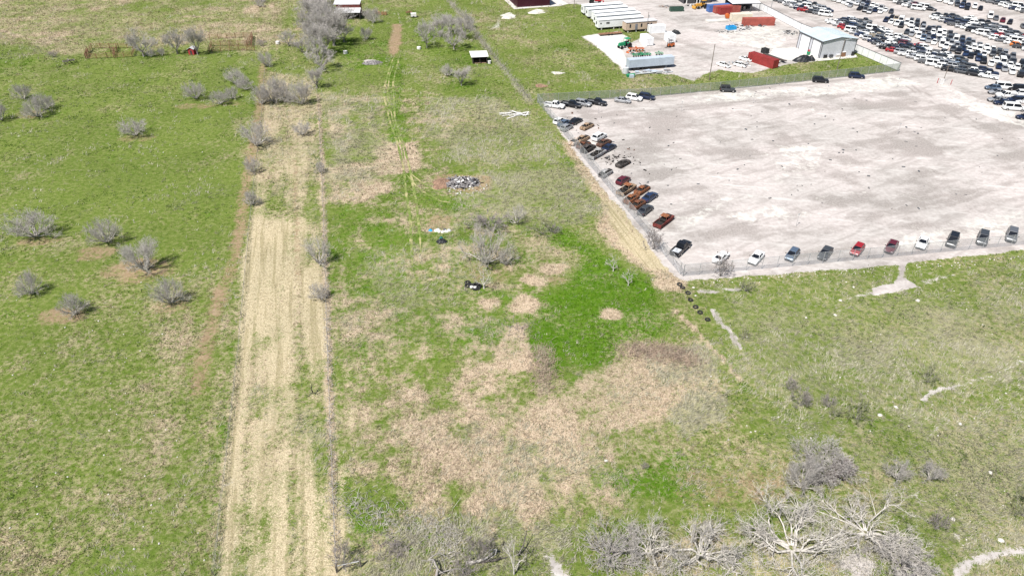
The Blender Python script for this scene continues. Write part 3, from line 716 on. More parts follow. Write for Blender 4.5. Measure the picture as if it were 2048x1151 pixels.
for i, (px, w, h, lab) in enumerate([
    ((72, 474), 92, 50, 'wide bare grey mesquite bush, westernmost of the big bushes, with a long shadow'),
    ((215, 485), 70, 46, 'bare grey mesquite bush beside an oval of reddish bare earth'),
    ((290, 541), 84, 58, 'bare mesquite bush standing in the middle of the largest bare earth oval'),
    ((65, 588), 56, 42, 'small bare bush below the widest bush, on plain green grass'),
    ((150, 628), 64, 40, 'bare bush with a bare earth patch on its near side'),
    ((343, 606), 66, 52, 'sparse pale bush with a dark forked shadow, last before the cattle track'),
    ((272, 271), 62, 32, 'low rounded bush alone in the upper middle of the green pasture'),
    ((48, 199), 40, 30, 'small bush at the upper side of the pair by the pasture edge'),
    ((76, 234), 52, 40, 'bare bush with bare earth under it, in front of the small edge bush'),
    ((94, 219), 44, 32, 'bush tucked behind its larger twin with a shared shadow'),
    ((4, 241), 44, 40, 'bush cut by the edge of the picture beside bare ground'),
    ((393, 198), 50, 34, 'round bush on a pale oval, first of the row by the cattle track'),
    ((441, 209), 42, 26, 'low bush, middle of the row by the cattle track'),
    ((465, 198), 34, 24, 'smallest bush, nearest the cattle track in that row'),
    ((492, 180), 40, 30, 'bush at the bend of the brown cattle track'),
    ((473, 168), 44, 30, 'bush leaning away from the track bend, upper of two'),
    ((514, 292), 62, 48, 'vase shaped bush on the boundary between pasture and cut strip'),
    ((507, 345), 36, 28, 'small dark bush on the boundary below the vase shaped bush'),
    ((505, 410), 36, 42, 'upright bush on the boundary at the start of the pale straw')]):
    tree('mesquite_bush', 'mesquite%d' % (i % 5), px, w, h, lab, 'bush', GB)
for i, (px, w, h, lab) in enumerate([
    ((525, 209), 44, 36, 'low bush at the near side of the thicket across the cut strip'),
    ((548, 204), 58, 46, 'wide grey bush in the middle of the thicket across the cut strip'),
    ((571, 204), 50, 44, 'bush at the inner side of the thicket across the cut strip'),
    ((605, 209), 54, 56, 'tallest bush of the thicket, by the middle wire fence'),
    ((605, 270), 40, 26, 'round low bush alone on the green part of the cut strip'),
    ((533, 133), 32, 30, 'small dark bush at the far end of the cut strip'),
    ((641, 345), 26, 34, 'narrow dark bush on the middle wire fence with a black shadow'),
    ((640, 597), 44, 36, 'thin dead bush by the middle wire fence below the large bush')]):
    tree('mesquite_bush', 'mesquite%d' % ((i + 2) % 5), px, w, h, lab, 'bush', 'bushes on the cut strip')
tree('mesquite_bush', 'pale0', (639, 527), 74, 60, 'large pale bush growing through the middle wire fence', 'bush', 'bushes on the cut strip')
tree('dead_bush', 'dead', (627, 788), 32, 26, 'small black leafless dead bush alone on the straw strip', 'bush', None)
for i, (px, w, h, lab) in enumerate([
    ((634, 176), 36, 40, 'slim bare tree at the near end of the tree belt'),
    ((645, 140), 52, 56, 'round grey tree second from the near end of the belt'),
    ((636, 118), 44, 58, 'grey tree in the middle of the belt, west side'),
    ((668, 92), 72, 70, 'broad grey tree in the belt, just in front of the barn'),
    ((640, 88), 58, 66, 'grey tree behind the round one in the belt'),
    ((688, 84), 40, 40, 'leaning tree on the barn side of the belt'),
    ((640, 54), 60, 56, 'tree of the belt level with the barn roof'),
    ((655, 66), 56, 58, 'tree of the belt touching the corner of the barn'),
    ((628, 24), 44, 40, 'tree at the far end of the belt behind the barn'),
    ((640, 8), 40, 36, 'faint tree beyond the far end of the belt'), ((622, 46), 48, 46, 'tree on the pasture side of the belt opposite the barn'), ((618, 70), 44, 44, 'tree on the pasture side of the belt, nearest the tangled trees'), ((652, 106), 60, 58, 'tree filling the middle of the belt'), ((660, 40), 44, 44, 'tree of the belt against the barn wall'), ((652, 24), 48, 40, 'tree of the belt just beyond the barn')]):
    tree('bare_tree', 'tall%d' % (i % 3), px, w * 1.25, h * 1.05, lab, 'tree', 'bare trees of the belt beside the barn')
for i, (px, w, h, lab) in enumerate([
    ((604, 104), 36, 36, 'low tangled tree west of the belt, nearest of two'), ((578, 92), 40, 30, 'small tangled tree by the end of the corral rails'),
    ((733, 80), 28, 34, 'slim tree with a dark shadow on the green beside the belt'), ((748, 46), 34, 28, 'small grey tree east of the barn'), ((704, 10), 40, 16, 'thin tree behind the barn roof'),
    ((736, 38), 24, 24, 'sapling tree between barn and the grey tree'),
    ((288, 113), 64, 58, 'largest bare tree in the corral'), ((355, 108), 54, 48, 'middle bare tree inside the corral'), ((396, 110), 48, 56, 'bare tree behind the small red hut'),
    ((303, 114), 20, 22, 'sapling beside the largest corral tree'), ((325, 111), 18, 20, 'sapling between the two corral trees'), ((520, 14), 24, 16, 'lone tree far out in the dry pasture'), ((528, 4), 20, 10, 'tree behind the lone far pasture tree'),
    ((854, 96), 46, 54, 'tree on the track side of the grove by the boundary fence'), ((880, 74), 56, 42, 'tree at the back of the grove by the boundary fence'),
    ((908, 99), 60, 58, 'broadest tree at the front of the boundary grove'), ((930, 78), 48, 48, 'tree of the grove nearest the boundary fence'), ((900, 64), 44, 36, 'tree in the middle of the boundary grove'), ((935, 58), 36, 36, 'tree at the upper fence side of the grove'),
    ((893, 152), 30, 24, 'small tree left of the shed, with a black trunk'), ((923, 171), 46, 36, 'spreading small tree below the open shed')]):
    tree('bare_tree', 'tall%d' % ((i + 1) % 3) if w > 35 else 'mesquite%d' % (i % 5), px, w, h, lab, 'tree', 'bare trees around the corral and the grove')
for i, (key, px, w, h, lab, cat) in enumerate([
    ('pale0', (972, 527), 104, 82, 'big pale round bush beside the damp green hollow', 'bush'), ('pale1', (1012, 530), 52, 46, 'smaller pale bush leaning on the big round one', 'bush'),
    ('pale1', (1034, 447), 56, 36, 'spreading pale bush above the big round one', 'bush'), ('scrub0', (985, 462), 74, 30, 'low dead scrub on the grey grass above the big bush', 'bush'),
    ('scrub1', (952, 452), 50, 24, 'faint dead scrub at the edge of the grey grass', 'bush'), ('lean', (968, 576), 44, 46, 'thin upright bush casting its shadow over the tyre pile', 'bush'),
    ('lean', (1226, 542), 34, 34, 'sparse young tree in the middle of the lush green', 'tree'), ('lean', (1256, 571), 30, 36, 'sparse young tree at the lower side of the lush green', 'tree'),
    ('green', (1085, 468), 56, 26, 'green and grey brush heap at the edge of the lush green', 'bush'), ('scrub0', (1110, 466), 36, 18, 'low brown scrub at the end of the green brush heap', 'bush'),
    ('scrub0', (1440, 552), 44, 40, 'reddish brown bush growing through the south chain link fence', 'bush'), ('scrub1', (1306, 498), 44, 46, 'grey bush growing through the west chain link fence', 'bush'),
    ('green', (1492, 582), 44, 22, 'faint green shrub just below the south fence', 'shrub'), ('green', (1487, 675), 26, 18, 'small green shrub by the washed out gully', 'shrub'),
    ('scrub1', (1600, 810), 46, 36, 'grey shrub at the near side of the cluster in the pasture', 'shrub'), ('scrub0', (1578, 778), 36, 24, 'grey shrub at the upper side of the cluster in the pasture', 'shrub'),
    ('scrub1', (1655, 812), 36, 22, 'small grey shrub east of the shrub cluster', 'shrub'), ('green', (1712, 838), 58, 36, 'faint greenish shrub on the lush slope', 'shrub'), ('green', (1670, 832), 36, 18, 'low shrub beside the faint greenish one', 'shrub'),
    ('green', (1855, 764), 42, 40, 'faint grey green shrub above the curved dirt trail', 'shrub'), ('mesquite1', (1790, 956), 56, 46, 'vase shaped grey bush east of the dark thorn thicket', 'bush'),
    ('mesquite2', (1858, 958), 52, 28, 'low flat bush beside the faint trail', 'bush'), ('scrub0', (1872, 1056), 44, 42, 'brown bush beside the trail bend', 'bush'), ('green', (2044, 1030), 70, 50, 'olive bush at the edge of the pasture', 'bush'),
    ('scrub0', (960, 1122), 66, 52, 'grey scrub behind the fallen white log', 'bush'), ('lean', (1028, 1146), 56, 76, 'thin upright dead tree beside the fallen log', 'tree'), ('scrub1', (688, 1128), 56, 38, 'dense grey bush at the corner gate', 'bush'),
    ('mesquite3', (1602, 975), 84, 46, 'sparse bush below the dark thorn thicket', 'bush'), ('scrub0', (1290, 935), 20, 10, 'tiny scrub in bright green grass', 'shrub'), ('scrub1', (930, 1146), 60, 26, 'low scrub on the near side of the fallen log', 'shrub'),
    ('scrub1', (108, 113), 26, 12, 'low scrub by the corral track', 'shrub'), ('scrub0', (522, 92), 26, 14, 'round scrub at the end of the corral', 'shrub'), ('scrub1', (792, 1102), 40, 14, 'low dead brush lying in the green corner', 'shrub')]):
    tree('young_tree' if cat == 'tree' else 'dry_bush', key, px, w, h, lab, cat, 'bushes and saplings of the middle and east fields')
# the big dead trees in front: each grown for itself
def big_tree(px, w, h, label, seed, tw, bark, twig, tk, **kw):
    s = scale_at(px[1])
    l, t = grow_tree(seed=seed, h=h, w=w / s, **kw)
    o = thing('dead_tree', label, 'tree', G(*px), 0, 'dead thorn trees along the near gully')
    link('trunk', branch_mesh('trunk', l, 6, bark), o); link('crown', branch_mesh('crown', t, 3, twig, tk), o)
DT = dict(levels=4, trunk=.08, gnarl=.27, droop=.35)
big_tree((1582, 1098), 240, 4.8, 'big white skeleton of a dead tree with limbs spread like a star', 301, 1, BARK_PALE, TWIG_PALE, 1.25, stems=15, kids=(8, 6, 4), thick=.155, flat=.7, **DT)
big_tree((1400, 1110), 185, 4.8, 'dead pale tree with a split white trunk, beside the white skeleton', 302, 1, BARK_PALE, TWIG_PALE, 1.25, stems=14, kids=(9, 6, 3), thick=.125, flat=.75, **DT)
big_tree((1730, 1066), 235, 4.4, 'wide pale thorn thicket tree behind the white skeleton', 303, 1, BARK_PALE, TWIG_PALE, 1.25, stems=17, kids=(9, 6, 3), thick=.11, flat=.8, **DT)
big_tree((1222, 1110), 140, 3.8, 'grey thorn tree, westernmost of the gully trees', 304, 1, BARK_GRAY, TWIG_GRAY, 1.1, stems=13, kids=(8, 6, 3), thick=.11, **DT)
big_tree((1296, 1104), 125, 4.2, 'pale thorn tree with upright stems, second of the gully trees', 305, 1, BARK_PALE, TWIG_PALE, 1.2, stems=12, kids=(8, 6, 3), thick=.105, **DT)
big_tree((1800, 1132), 190, 3.6, 'low grey thorn tree in the corner east of the white skeleton', 306, 1, BARK_GRAY, TWIG_GRAY, 1.4, stems=15, kids=(8, 6, 3), thick=.105, flat=.7, **DT)
big_tree((1640, 940), 135, 3.9, 'dense dark lilac thorn thicket, apart from the others on the slope', 307, 1, BARK_GRAY, TWIG_GRAY, 1.5, stems=22, kids=(8, 6, 4), thick=.055, **DT)
big_tree((1675, 950), 70, 2.6, 'dark thorn bush attached to the lower side of the lilac thicket', 308, 1, BARK_DARK, TWIG_LILAC, 1.4, stems=16, kids=(8, 6, 3), thick=.05, **DT)
big_tree((1462, 1140), 70, 2.0, 'arched dead limbs at the foot of the split trunk tree', 309, 1, BARK_PALE, BARK_PALE, 1.2, stems=6, kids=(3, 2), thick=.10, flat=.5, **DT)
print('trees', time.time() - T0)
# ------------------------------------------------------------ fences
GALV = mat('galvanised', (.42, .43, .44), .5, .5, vary=.15, scale=2)
RUSTY = mat('rusty_pipe', (.20, .105, .06), .85, vary=.4, scale=2)
POSTW = mat('old_post', (.17, .15, .13), .9, vary=.3, scale=3)
WIRE = mat('fence_wire', (.26, .25, .24), .6, .4, vary=.2)
CHAIN = mesh_wire_material('chain_link', (.40, .42, .45), .30)
SCREEN = mesh_wire_material('wind_screen', (.20, .235, .19), .55)
def chain_fence(label, pts, wire, name='chain_link_fence', h=2.5, step=3.05, brace=()):
    o = thing(name, label, 'fence', pts[0]); ox, oy = pts[0]
    k = 0
    for (ax, ay), (bx, by) in zip(pts[:-1], pts[1:]):
        L = math.hypot(bx - ax, by - ay); n = max(1, round(L / step))
        for i in range(n + 1):
            if i == n and (bx, by) != pts[-1]: continue
            x, y = ax + (bx - ax) * i / n - ox, ay + (by - ay) * i / n - oy
            r = .075 if i in (0, n) else .05
            m = MB().tube((x, y, -.2), (x, y, h), r, r, 6)
            m.tube((x, y, h), (x + .02, y, h + .06), r * 1.2, .01, 6)
            part('post', m, GALV, o)
            if i < n:
                x2, y2 = ax + (bx - ax) * (i + 1) / n - ox, ay + (by - ay) * (i + 1) / n - oy
                me = MB().add([(x, y, .03), (x2, y2, .03), (x2, y2, h - .03), (x, y, h - .03)], [(0, 1, 2, 3)])
                part('wire_mesh', me, wire, o)
                part('top_rail', MB().tube((x, y, h - .02), (x2, y2, h - .02), .028, .028, 5), GALV, o)
                if (k in brace) or i == 0:
                    part('brace', MB().tube((x, y, h * .62), (x2, y2, .1), .025, .025, 5), GALV, o)
            k += 1
    return o
chain_fence('tall grey chain link fence along the row of burnt cars', [G(1075, 205), G(1360, 548), G(1366, 552)], CHAIN, brace=(9, 18, 27, 29))
chain_fence('grey chain link fence along the single row of cars above the pasture', [G(1366, 552), G(2048, 489), G(2300, 466)], CHAIN)
chain_fence('long green screened chain link fence between gravel lot and storage yard', [G(1075, 206), G(1300, 194), G(1439, 181), G(1640, 160), G(1797, 142.5)], SCREEN, h=2.6)
def wire_fence(label, pts, name='wire_fence', h=1.25, step=4.2, mats=(POSTW, WIRE), wires=(.35, .7, 1.05), r=.042, lean=.05):
    o = thing(name, label, 'fence', pts[0]); ox, oy = pts[0]; rr = random.Random(len(label)); tops = []
    for (ax, ay), (bx, by) in zip(pts[:-1], pts[1:]):
        L = math.hypot(bx - ax, by - ay); n = max(1, round(L / step))
        for i in range(n + 1):
            if i == n and (bx, by) != pts[-1]: continue
            x, y = ax + (bx - ax) * i / n - ox, ay + (by - ay) * i / n - oy
            t = (x + rr.gauss(0, lean), y + rr.gauss(0, lean), h * rr.uniform(.9, 1.12))
            part('post', MB().tube((x, y, -.2), t, r * rr.uniform(.8, 1.3), r * .8, 6), mats[0], o); tops.append((x, y, t))
    for w in wires:
        m = MB()
        for (x, y, t), (x2, y2, t2) in zip(tops[:-1], tops[1:]):
            f, f2 = w / t[2], w / t2[2]
            m.tube((x + (t[0] - x) * f, y + (t[1] - y) * f, w), (x2 + (t2[0] - x2) * f2, y2 + (t2[1] - y2) * f2, w), .012, .012, 3, caps=False)
        part('wire', m, mats[1], o)
    return o
wire_fence('wire fence with thin posts between green pasture and straw strip', [G(428, 1150), G(460, 860), G(478, 700), G(491, 548), G(501, 440), G(524, 230), G(530, 140)])
wire_fence('wire fence between straw strip and the middle field', [G(673, 1145), G(661, 840), G(654, 640), G(648, 440), G(638, 220), G(632, 165)])
wire_fence('brush grown wire fence along the boundary past the open shed', [G(897, 0), G(980, 105), G(1062, 205)], h=1.6, step=3.6)
wire_fence('short wire fence leaving the corral toward the strip', [G(510, 92), G(545, 100), G(560, 108)], h=1.3)
wire_fence('faint wire fence at the corner of the far pasture', [G(40, 97), G(98, 112), G(130, 122)], h=1.2)
def pipe_pen(label, loops, h=1.7, rails=4):
    o = thing('corral', label, 'corral', loops[0][0]); ox, oy = loops[0][0]
    for pts in loops:
        for (ax, ay), (bx, by) in zip(pts[:-1], pts[1:]):
            L = math.hypot(bx - ax, by - ay); n = max(1, round(L / 3.0))
            for i in range(n + 1):
                x, y = ax + (bx - ax) * i / n - ox, ay + (by - ay) * i / n - oy
                part('post', MB().tube((x, y, -.2), (x, y, h + .15), .10, .09, 6), RUSTY, o)
            for k in range(rails):
                z = h * (k + 1) / rails - .05
                part('rail', MB().tube((ax - ox, ay - oy, z), (bx - ox, by - oy, z), .06, .06, 5), RUSTY, o)
    return o
pipe_pen('rust brown pipe corral with small pens at the west end', [[G(172, 118), G(184, 97), G(238, 97), G(272, 96), G(265, 114), G(215, 116), G(172, 118)], [G(220, 98), G(222, 105), G(235, 105), G(234, 97)], [G(228, 116), G(230, 104)], [G(172, 117), G(176, 104)]])
pipe_pen('rust brown pipe corral beyond the red hut, with a chute at its end', [[G(418, 106), G(424, 92), G(495, 91), G(505, 74), G(420, 79)], [G(495, 96), G(503, 95), G(506, 76)], [G(424, 104), G(478, 101), G(510, 102)]])
dead_v, dead_t = [], []
def brush_line(label, pts, n, hh, wd, m, name='dead_brush'):
    q = [Vector((*p, 0)) for p in pts]; brs = []
    for i in range(n):
        k = random.randrange(len(q) - 1); p = q[k].lerp(q[k + 1], random.random()) + Vector((random.gauss(0, wd), random.gauss(0, wd), 0))
        d = Vector((random.gauss(0, .6), random.gauss(0, .6), random.uniform(.3, 1))) * hh
        brs.append(([p, p + d * .5 + Vector((random.gauss(0, .1), random.gauss(0, .1), 0)), p + d], [.03, .022, .012]))
    o = link(name, branch_mesh(name, brs, 3, m)); return tag(o, label, None, None, 'stuff')
brush_line('grey dead vines and brush along the boundary fence', [G(897, 2), G(940, 50), G(980, 105), G(1062, 205)], 1100, 1.2, .9, TWIG_GRAY)
brush_line('weeds and dead stems along the middle wire fence', [G(638, 220), G(648, 440), G(654, 640), G(661, 840), G(672, 1140)], 900, .5, .30, TWIG_PALE, 'weeds')
brush_line('weeds and dead stems along the pasture wire fence', [G(524, 230), G(501, 440), G(480, 700), G(460, 860), G(430, 1140)], 700, .4, .25, TWIG_GREEN, 'weeds')
for lab, pts, n, hh in (('brown dead brush laid over at the edge of the lush green', [G(1250, 700), G(1330, 705), G(1390, 720)], 1500, .8), ('grey cut brush scattered over the near green corner', [G(690, 1000), G(780, 1040), G(900, 1060), G(900, 1110)], 900, .7),
                        ('dark fallen sticks in the near green corner', [G(770, 1102), G(812, 1100)], 200, .6), ('pale dead stems under the gully trees', [G(1180, 1120), G(1400, 1130), G(1600, 1120), G(1780, 1130)], 1800, .7),
                        ('pale reeds on the little rise in the middle field', [G(1085, 700), G(1090, 775)], 700, .9), ('dead sticks heaped at the tip of the tan wedge', [G(1030, 655), G(1055, 660)], 120, .6)):
    brush_line(lab, pts, n, hh, 1.3, TWIG_BROWN if 'brown' in lab or 'reeds' in lab else TWIG_PALE if 'pale' in lab or 'grey' in lab else TWIG_LILAC)

# ------------------------------------------------------------ vehicles
TYRE = mat('tyre_rubber', (.018, .018, .019), .85, vary=.2, scale=6)
RIM = mat('wheel_rim', (.40, .40, .41), .35, .8, vary=.1)
GLASS = mat('car_glass', (.010, .012, .017), .12, vary=.2, spec=.28)
BLACKPL = mat('black_plastic', (.022, .022, .023), .6, vary=.2)
LAMPW = mat('head_lamp', (.62, .63, .64), .15, vary=.08)
LAMPR = mat('tail_lamp', (.30, .018, .015), .25, vary=.15)
BEDM = mat('bed_liner', (.10, .105, .112), .7, vary=.3)
DUST = (.36, .33, .30)
PAINT = {k: mat('paint_' + k.replace(' ', '_'), c, r, mt, vary=.05, scale=1.3, dirt=(tuple(a * .8 + d * .2 for a, d in zip(c, DUST)), .62), coat=.2) for k, c, r, mt in [
    ('white', (.66, .67, .67), .35, 0), ('silver', (.36, .37, .385), .32, .45), ('grey', (.13, .137, .15), .34, .35), ('dark grey', (.055, .060, .068), .34, .3), ('black', (.011, .012, .016), .3, .1), ('navy', (.012, .020, .050), .3, .2),
    ('blue', (.018, .034, .085), .32, .2), ('red', (.28, .012, .018), .32, .1), ('maroon', (.10, .012, .022), .32, .15), ('orange', (.52, .15, .02), .35, 0), ('green', (.22, .36, .27), .35, .2), ('tan', (.32, .27, .20), .4, .2), ('steel blue', (.10, .14, .20), .32, .35)]}
BURNT = {k: mat('burnt_' + k, c, .88, vary=.35, scale=1.6, dirt=(d, .44), bump=.4) for k, c, d in [
    ('rust', (.17, .06, .028), (.05, .03, .022)), ('orange', (.25, .088, .034), (.07, .04, .025)), ('tan', (.36, .255, .165), (.09, .055, .035)), ('black', (.018, .016, .015), (.10, .085, .08)), ('grey', (.36, .36, .36), (.10, .09, .085)), ('red', (.15, .018, .02), (.10, .05, .03)), ('brown', (.13, .062, .042), (.045, .03, .024)), ('white', (.50, .45, .40), (.25, .14, .08))]}
CHAR = mat('char', (.016, .014, .013), .95, vary=.5, scale=3, bump=.5)
# kind: L, half width, stations (x, half width, z low, z top), cabin (belt front, belt rear, roof front, roof rear, belt z, roof z, roof half width)
KINDS = {
 'sedan': (4.8, [(-2.4, .70, .42, .78), (-2.28, .84, .26, .98), (-1.5, .91, .20, 1.00), (0, .92, .19, .97), (.95, .91, .20, .96), (1.7, .88, .22, .84), (2.2, .82, .26, .74), (2.4, .66, .36, .62)], (1.15, -1.75, .30, -1.05, .93, 1.44, .60), 1.40, -1.42, .33),
 'coupe': (4.6, [(-2.3, .72, .44, .80), (-2.18, .86, .26, .98), (-1.4, .94, .20, 1.00), (0, .93, .18, .93), (.8, .92, .18, .90), (1.6, .90, .20, .80), (2.1, .84, .25, .70), (2.3, .68, .34, .58)], (.85, -1.85, .0, -.85, .88, 1.32, .57), 1.38, -1.36, .34),
 'hatchback': (4.2, [(-2.1, .74, .40, .92), (-2.02, .84, .26, 1.02), (-1.3, .88, .20, 1.02), (0, .89, .19, 1.0), (.9, .88, .20, .98), (1.5, .86, .22, .88), (1.95, .80, .26, .78), (2.1, .66, .36, .64)], (1.15, -2.02, .30, -1.55, .97, 1.50, .62), 1.28, -1.26, .32),
 'suv': (4.8, [(-2.4, .80, .45, 1.05), (-2.32, .90, .32, 1.12), (-1.5, .95, .26, 1.12), (0, .96, .25, 1.10), (1.0, .95, .26, 1.09), (1.7, .93, .28, 1.02), (2.25, .88, .32, .92), (2.4, .74, .42, .76)], (1.22, -2.32, .45, -2.0, 1.06, 1.72, .70), 1.46, -1.42, .37),
 'pickup': (5.8, [(-2.9, .88, .55, 1.06), (-2.84, .97, .45, 1.10), (-1.6, .98, .36, 1.10), (-.5, .98, .34, 1.12), (.9, .98, .34, 1.14), (1.35, .97, .34, 1.14), (2.3, .95, .36, 1.08), (2.78, .90, .42, .98), (2.9, .80, .50, .82)], (1.45, -.62, .75, -.45, 1.10, 1.86, .74), 1.85, -1.75, .40),
 'jeep': (4.7, [(-2.2, .82, .55, 1.12), (-2.15, .84, .48, 1.16), (-1.2, .84, .44, 1.16), (.4, .84, .44, 1.15), (.75, .82, .44, 1.14), (1.9, .72, .46, 1.08), (2.05, .68, .50, 1.02)], (.72, -2.14, .52, -2.10, 1.12, 1.84, .74), 1.50, -1.42, .42),
 'van': (5.6, [(-2.8, .90, .45, 1.15), (-2.74, .98, .34, 1.22), (-1.5, 1.0, .30, 1.22), (.5, 1.0, .30, 1.20), (1.5, .99, .30, 1.16), (2.1, .97, .32, 1.06), (2.65, .92, .36, .95), (2.8, .80, .48, .80)], (1.85, -2.74, 1.0, -2.66, 1.12, 2.05, .84), 1.85, -1.80, .38),
}
def ring(x, w, z0, z1, cr=.03):
    return [(x, -w * .90, z0), (x, -w, z0 + (z1 - z0) * .35), (x, -w * .985, z0 + (z1 - z0) * .80), (x, -w * .90, z1 - .005), (x, -w * .45, z1 + cr), (x, w * .45, z1 + cr), (x, w * .90, z1 - .005), (x, w * .985, z0 + (z1 - z0) * .80), (x, w, z0 + (z1 - z0) * .35), (x, w * .90, z0)]
def body_mesh(kind, far=False, wreck=False, wheels=True):
    L, st, (bf, br, rf, rr, bz, rz, rw), xf, xr, wr = KINDS[kind]
    m = MB(); bw = max(s[1] for s in st) * .86
    if kind == 'pickup':                                   # body with an open box behind the cab
        m.loft([ring(*s) for s in st if s[0] >= -.7])
        m.box((-1.78, 0, .60), (2.24, 1.90, .42))
        for sy in (-1, 1): m.box((-1.78, sy * .92, .955), (2.24, .10, .33))
        m.box((-2.84, 0, .90), (.10, 1.74, .46)); m.box((-2.90, 0, .55), (.10, 1.86, .20))
    else:
        m.loft([ring(*s) for s in st])
    if not wreck:
        c0 = [(bf, -bw, bz), (bf, bw, bz), (br, bw, bz), (br, -bw, bz)]; c1 = [(rf, -rw, rz), (rf, rw, rz), (rr, rw, rz), (rr, -rw, rz)]
        e = .10
        c2 = [(rf - e, -rw + .09, rz + .05), (rf - e, rw - .09, rz + .05), (rr + e, rw - .09, rz + .05), (rr + e, -rw + .09, rz + .05)]
        m.loft([c0, c1, c2])
    else:
        for (x0, x1) in ((bf, rf), (br, rr)):
            for sy in (-1, 1): m.tube((x0, sy * bw * .97, bz - .05), (x1, sy * rw, rz), .06, .05, 4)
        mx0, mx1 = (bf + br) / 2, (rf + rr) / 2
        for sy in (-1, 1): m.tube((mx0, sy * bw, bz - .05), (mx1, sy * rw, rz), .06, .05, 4)
        m.box(((rf + rr) / 2, 0, rz + .01), (rf - rr - .10, rw * 1.75, .05))
    if wheels is True or far:                              # far cars: wheels in one piece with the body
        if far:
            for x in (xf, xr):
                for sy in (-1, 1):
                    y = sy * (max(s[1] for s in st) - .10)
                    m.tube((x, y - .11, wr), (x, y + .11, wr), wr, wr, 10, 1)
                    m.tube((x, y + sy * .11, wr), (x, y + sy * .118, wr), wr * .6, wr * .55, 8, 2)
    return m
def quad_in(p, s=.10, out=.008):                           # a pane let into a four-sided face, a little proud
    v = [Vector(q) for q in p]; c = sum(v, Vector()) / 4
    n = (v[1] - v[0]).cross(v[3] - v[0]).normalized(); f = []
    for q in v:
        f.append(tuple(q + (c - q) * s + n * out))
    b = [tuple(Vector(q) - n * .02) for q in f]
    return f + b, [(0, 1, 2, 3), (0, 4, 5, 1), (1, 5, 6, 2), (2, 6, 7, 3), (3, 7, 4, 0)]
def cabin_panes(kind):
    L, st, (bf, br, rf, rr, bz, rz, rw), xf, xr, wr = KINDS[kind]
    bw = max(s[1] for s in st) * .86
    out = {}
    out['windshield'] = [quad_in([(bf, -bw, bz + .02), (bf, bw, bz + .02), (rf, rw, rz), (rf, -rw, rz)], .09)]
    out['rear_window'] = [quad_in([(br, bw, bz + .02), (br, -bw, bz + .02), (rr, -rw, rz), (rr, rw, rz)], .13)]
    mb, mr = (bf * .42 + br * .58), (rf * .42 + rr * .58) if False else (bf + br) / 2 * .5 + (rf + rr) / 2 * .5
    sides = []
    for sy in (-1, 1):
        for (x0, x1, y0, y1) in ((bf - .12, mr + .04, rf - .02, mr + .04), (mr - .04, br + .18, mr - .04, rr + .06)):
            q = [(x1, sy * bw, bz + .03), (x0, sy * bw, bz + .03), (y0, sy * rw, rz), (y1, sy * rw, rz)]
            if sy > 0: q = [q[1], q[0], q[3], q[2]]
            sides.append(quad_in(q, .09))
    out['side_window'] = sides
    return out
MESHES = {}
def shared(key, fn):
    if key not in MESHES: MESHES[key] = fn()
    return MESHES[key]
def pane_mesh(lst, name, m):
    b = MB()
    for v, f in lst: b.add(v, f)
    return b.mesh(name, m)
def repaint(o, m, slot=0):
    o.material_slots[slot].link = 'OBJECT'; o.material_slots[slot].material = m
def wheel_mesh(wr):
    m = MB(); n = 14
    prof = [(-.11, wr * .82), (-.10, wr * .97), (-.05, wr), (.05, wr), (.10, wr * .97), (.11, wr * .82)]
    m.loft([[(wr_ * math.cos(6.2832 * i / n), y, wr_ * math.sin(6.2832 * i / n)) for i in range(n)] for y, wr_ in prof])
    for s in (-1, 1): m.tube((0, s * .10, 0), (0, s * .118, 0), wr * .62, wr * .52, 12, 1)
    return m.mesh('wheel', [TYRE, RIM])
NAMES = {'sedan': ('sedan', 'car'), 'coupe': ('coupe', 'car'), 'hatchback': ('hatchback', 'car'), 'suv': ('suv', 'suv'), 'pickup': ('pickup_truck', 'pickup truck'), 'jeep': ('offroader', 'off-roader'), 'van': ('van', 'van')}
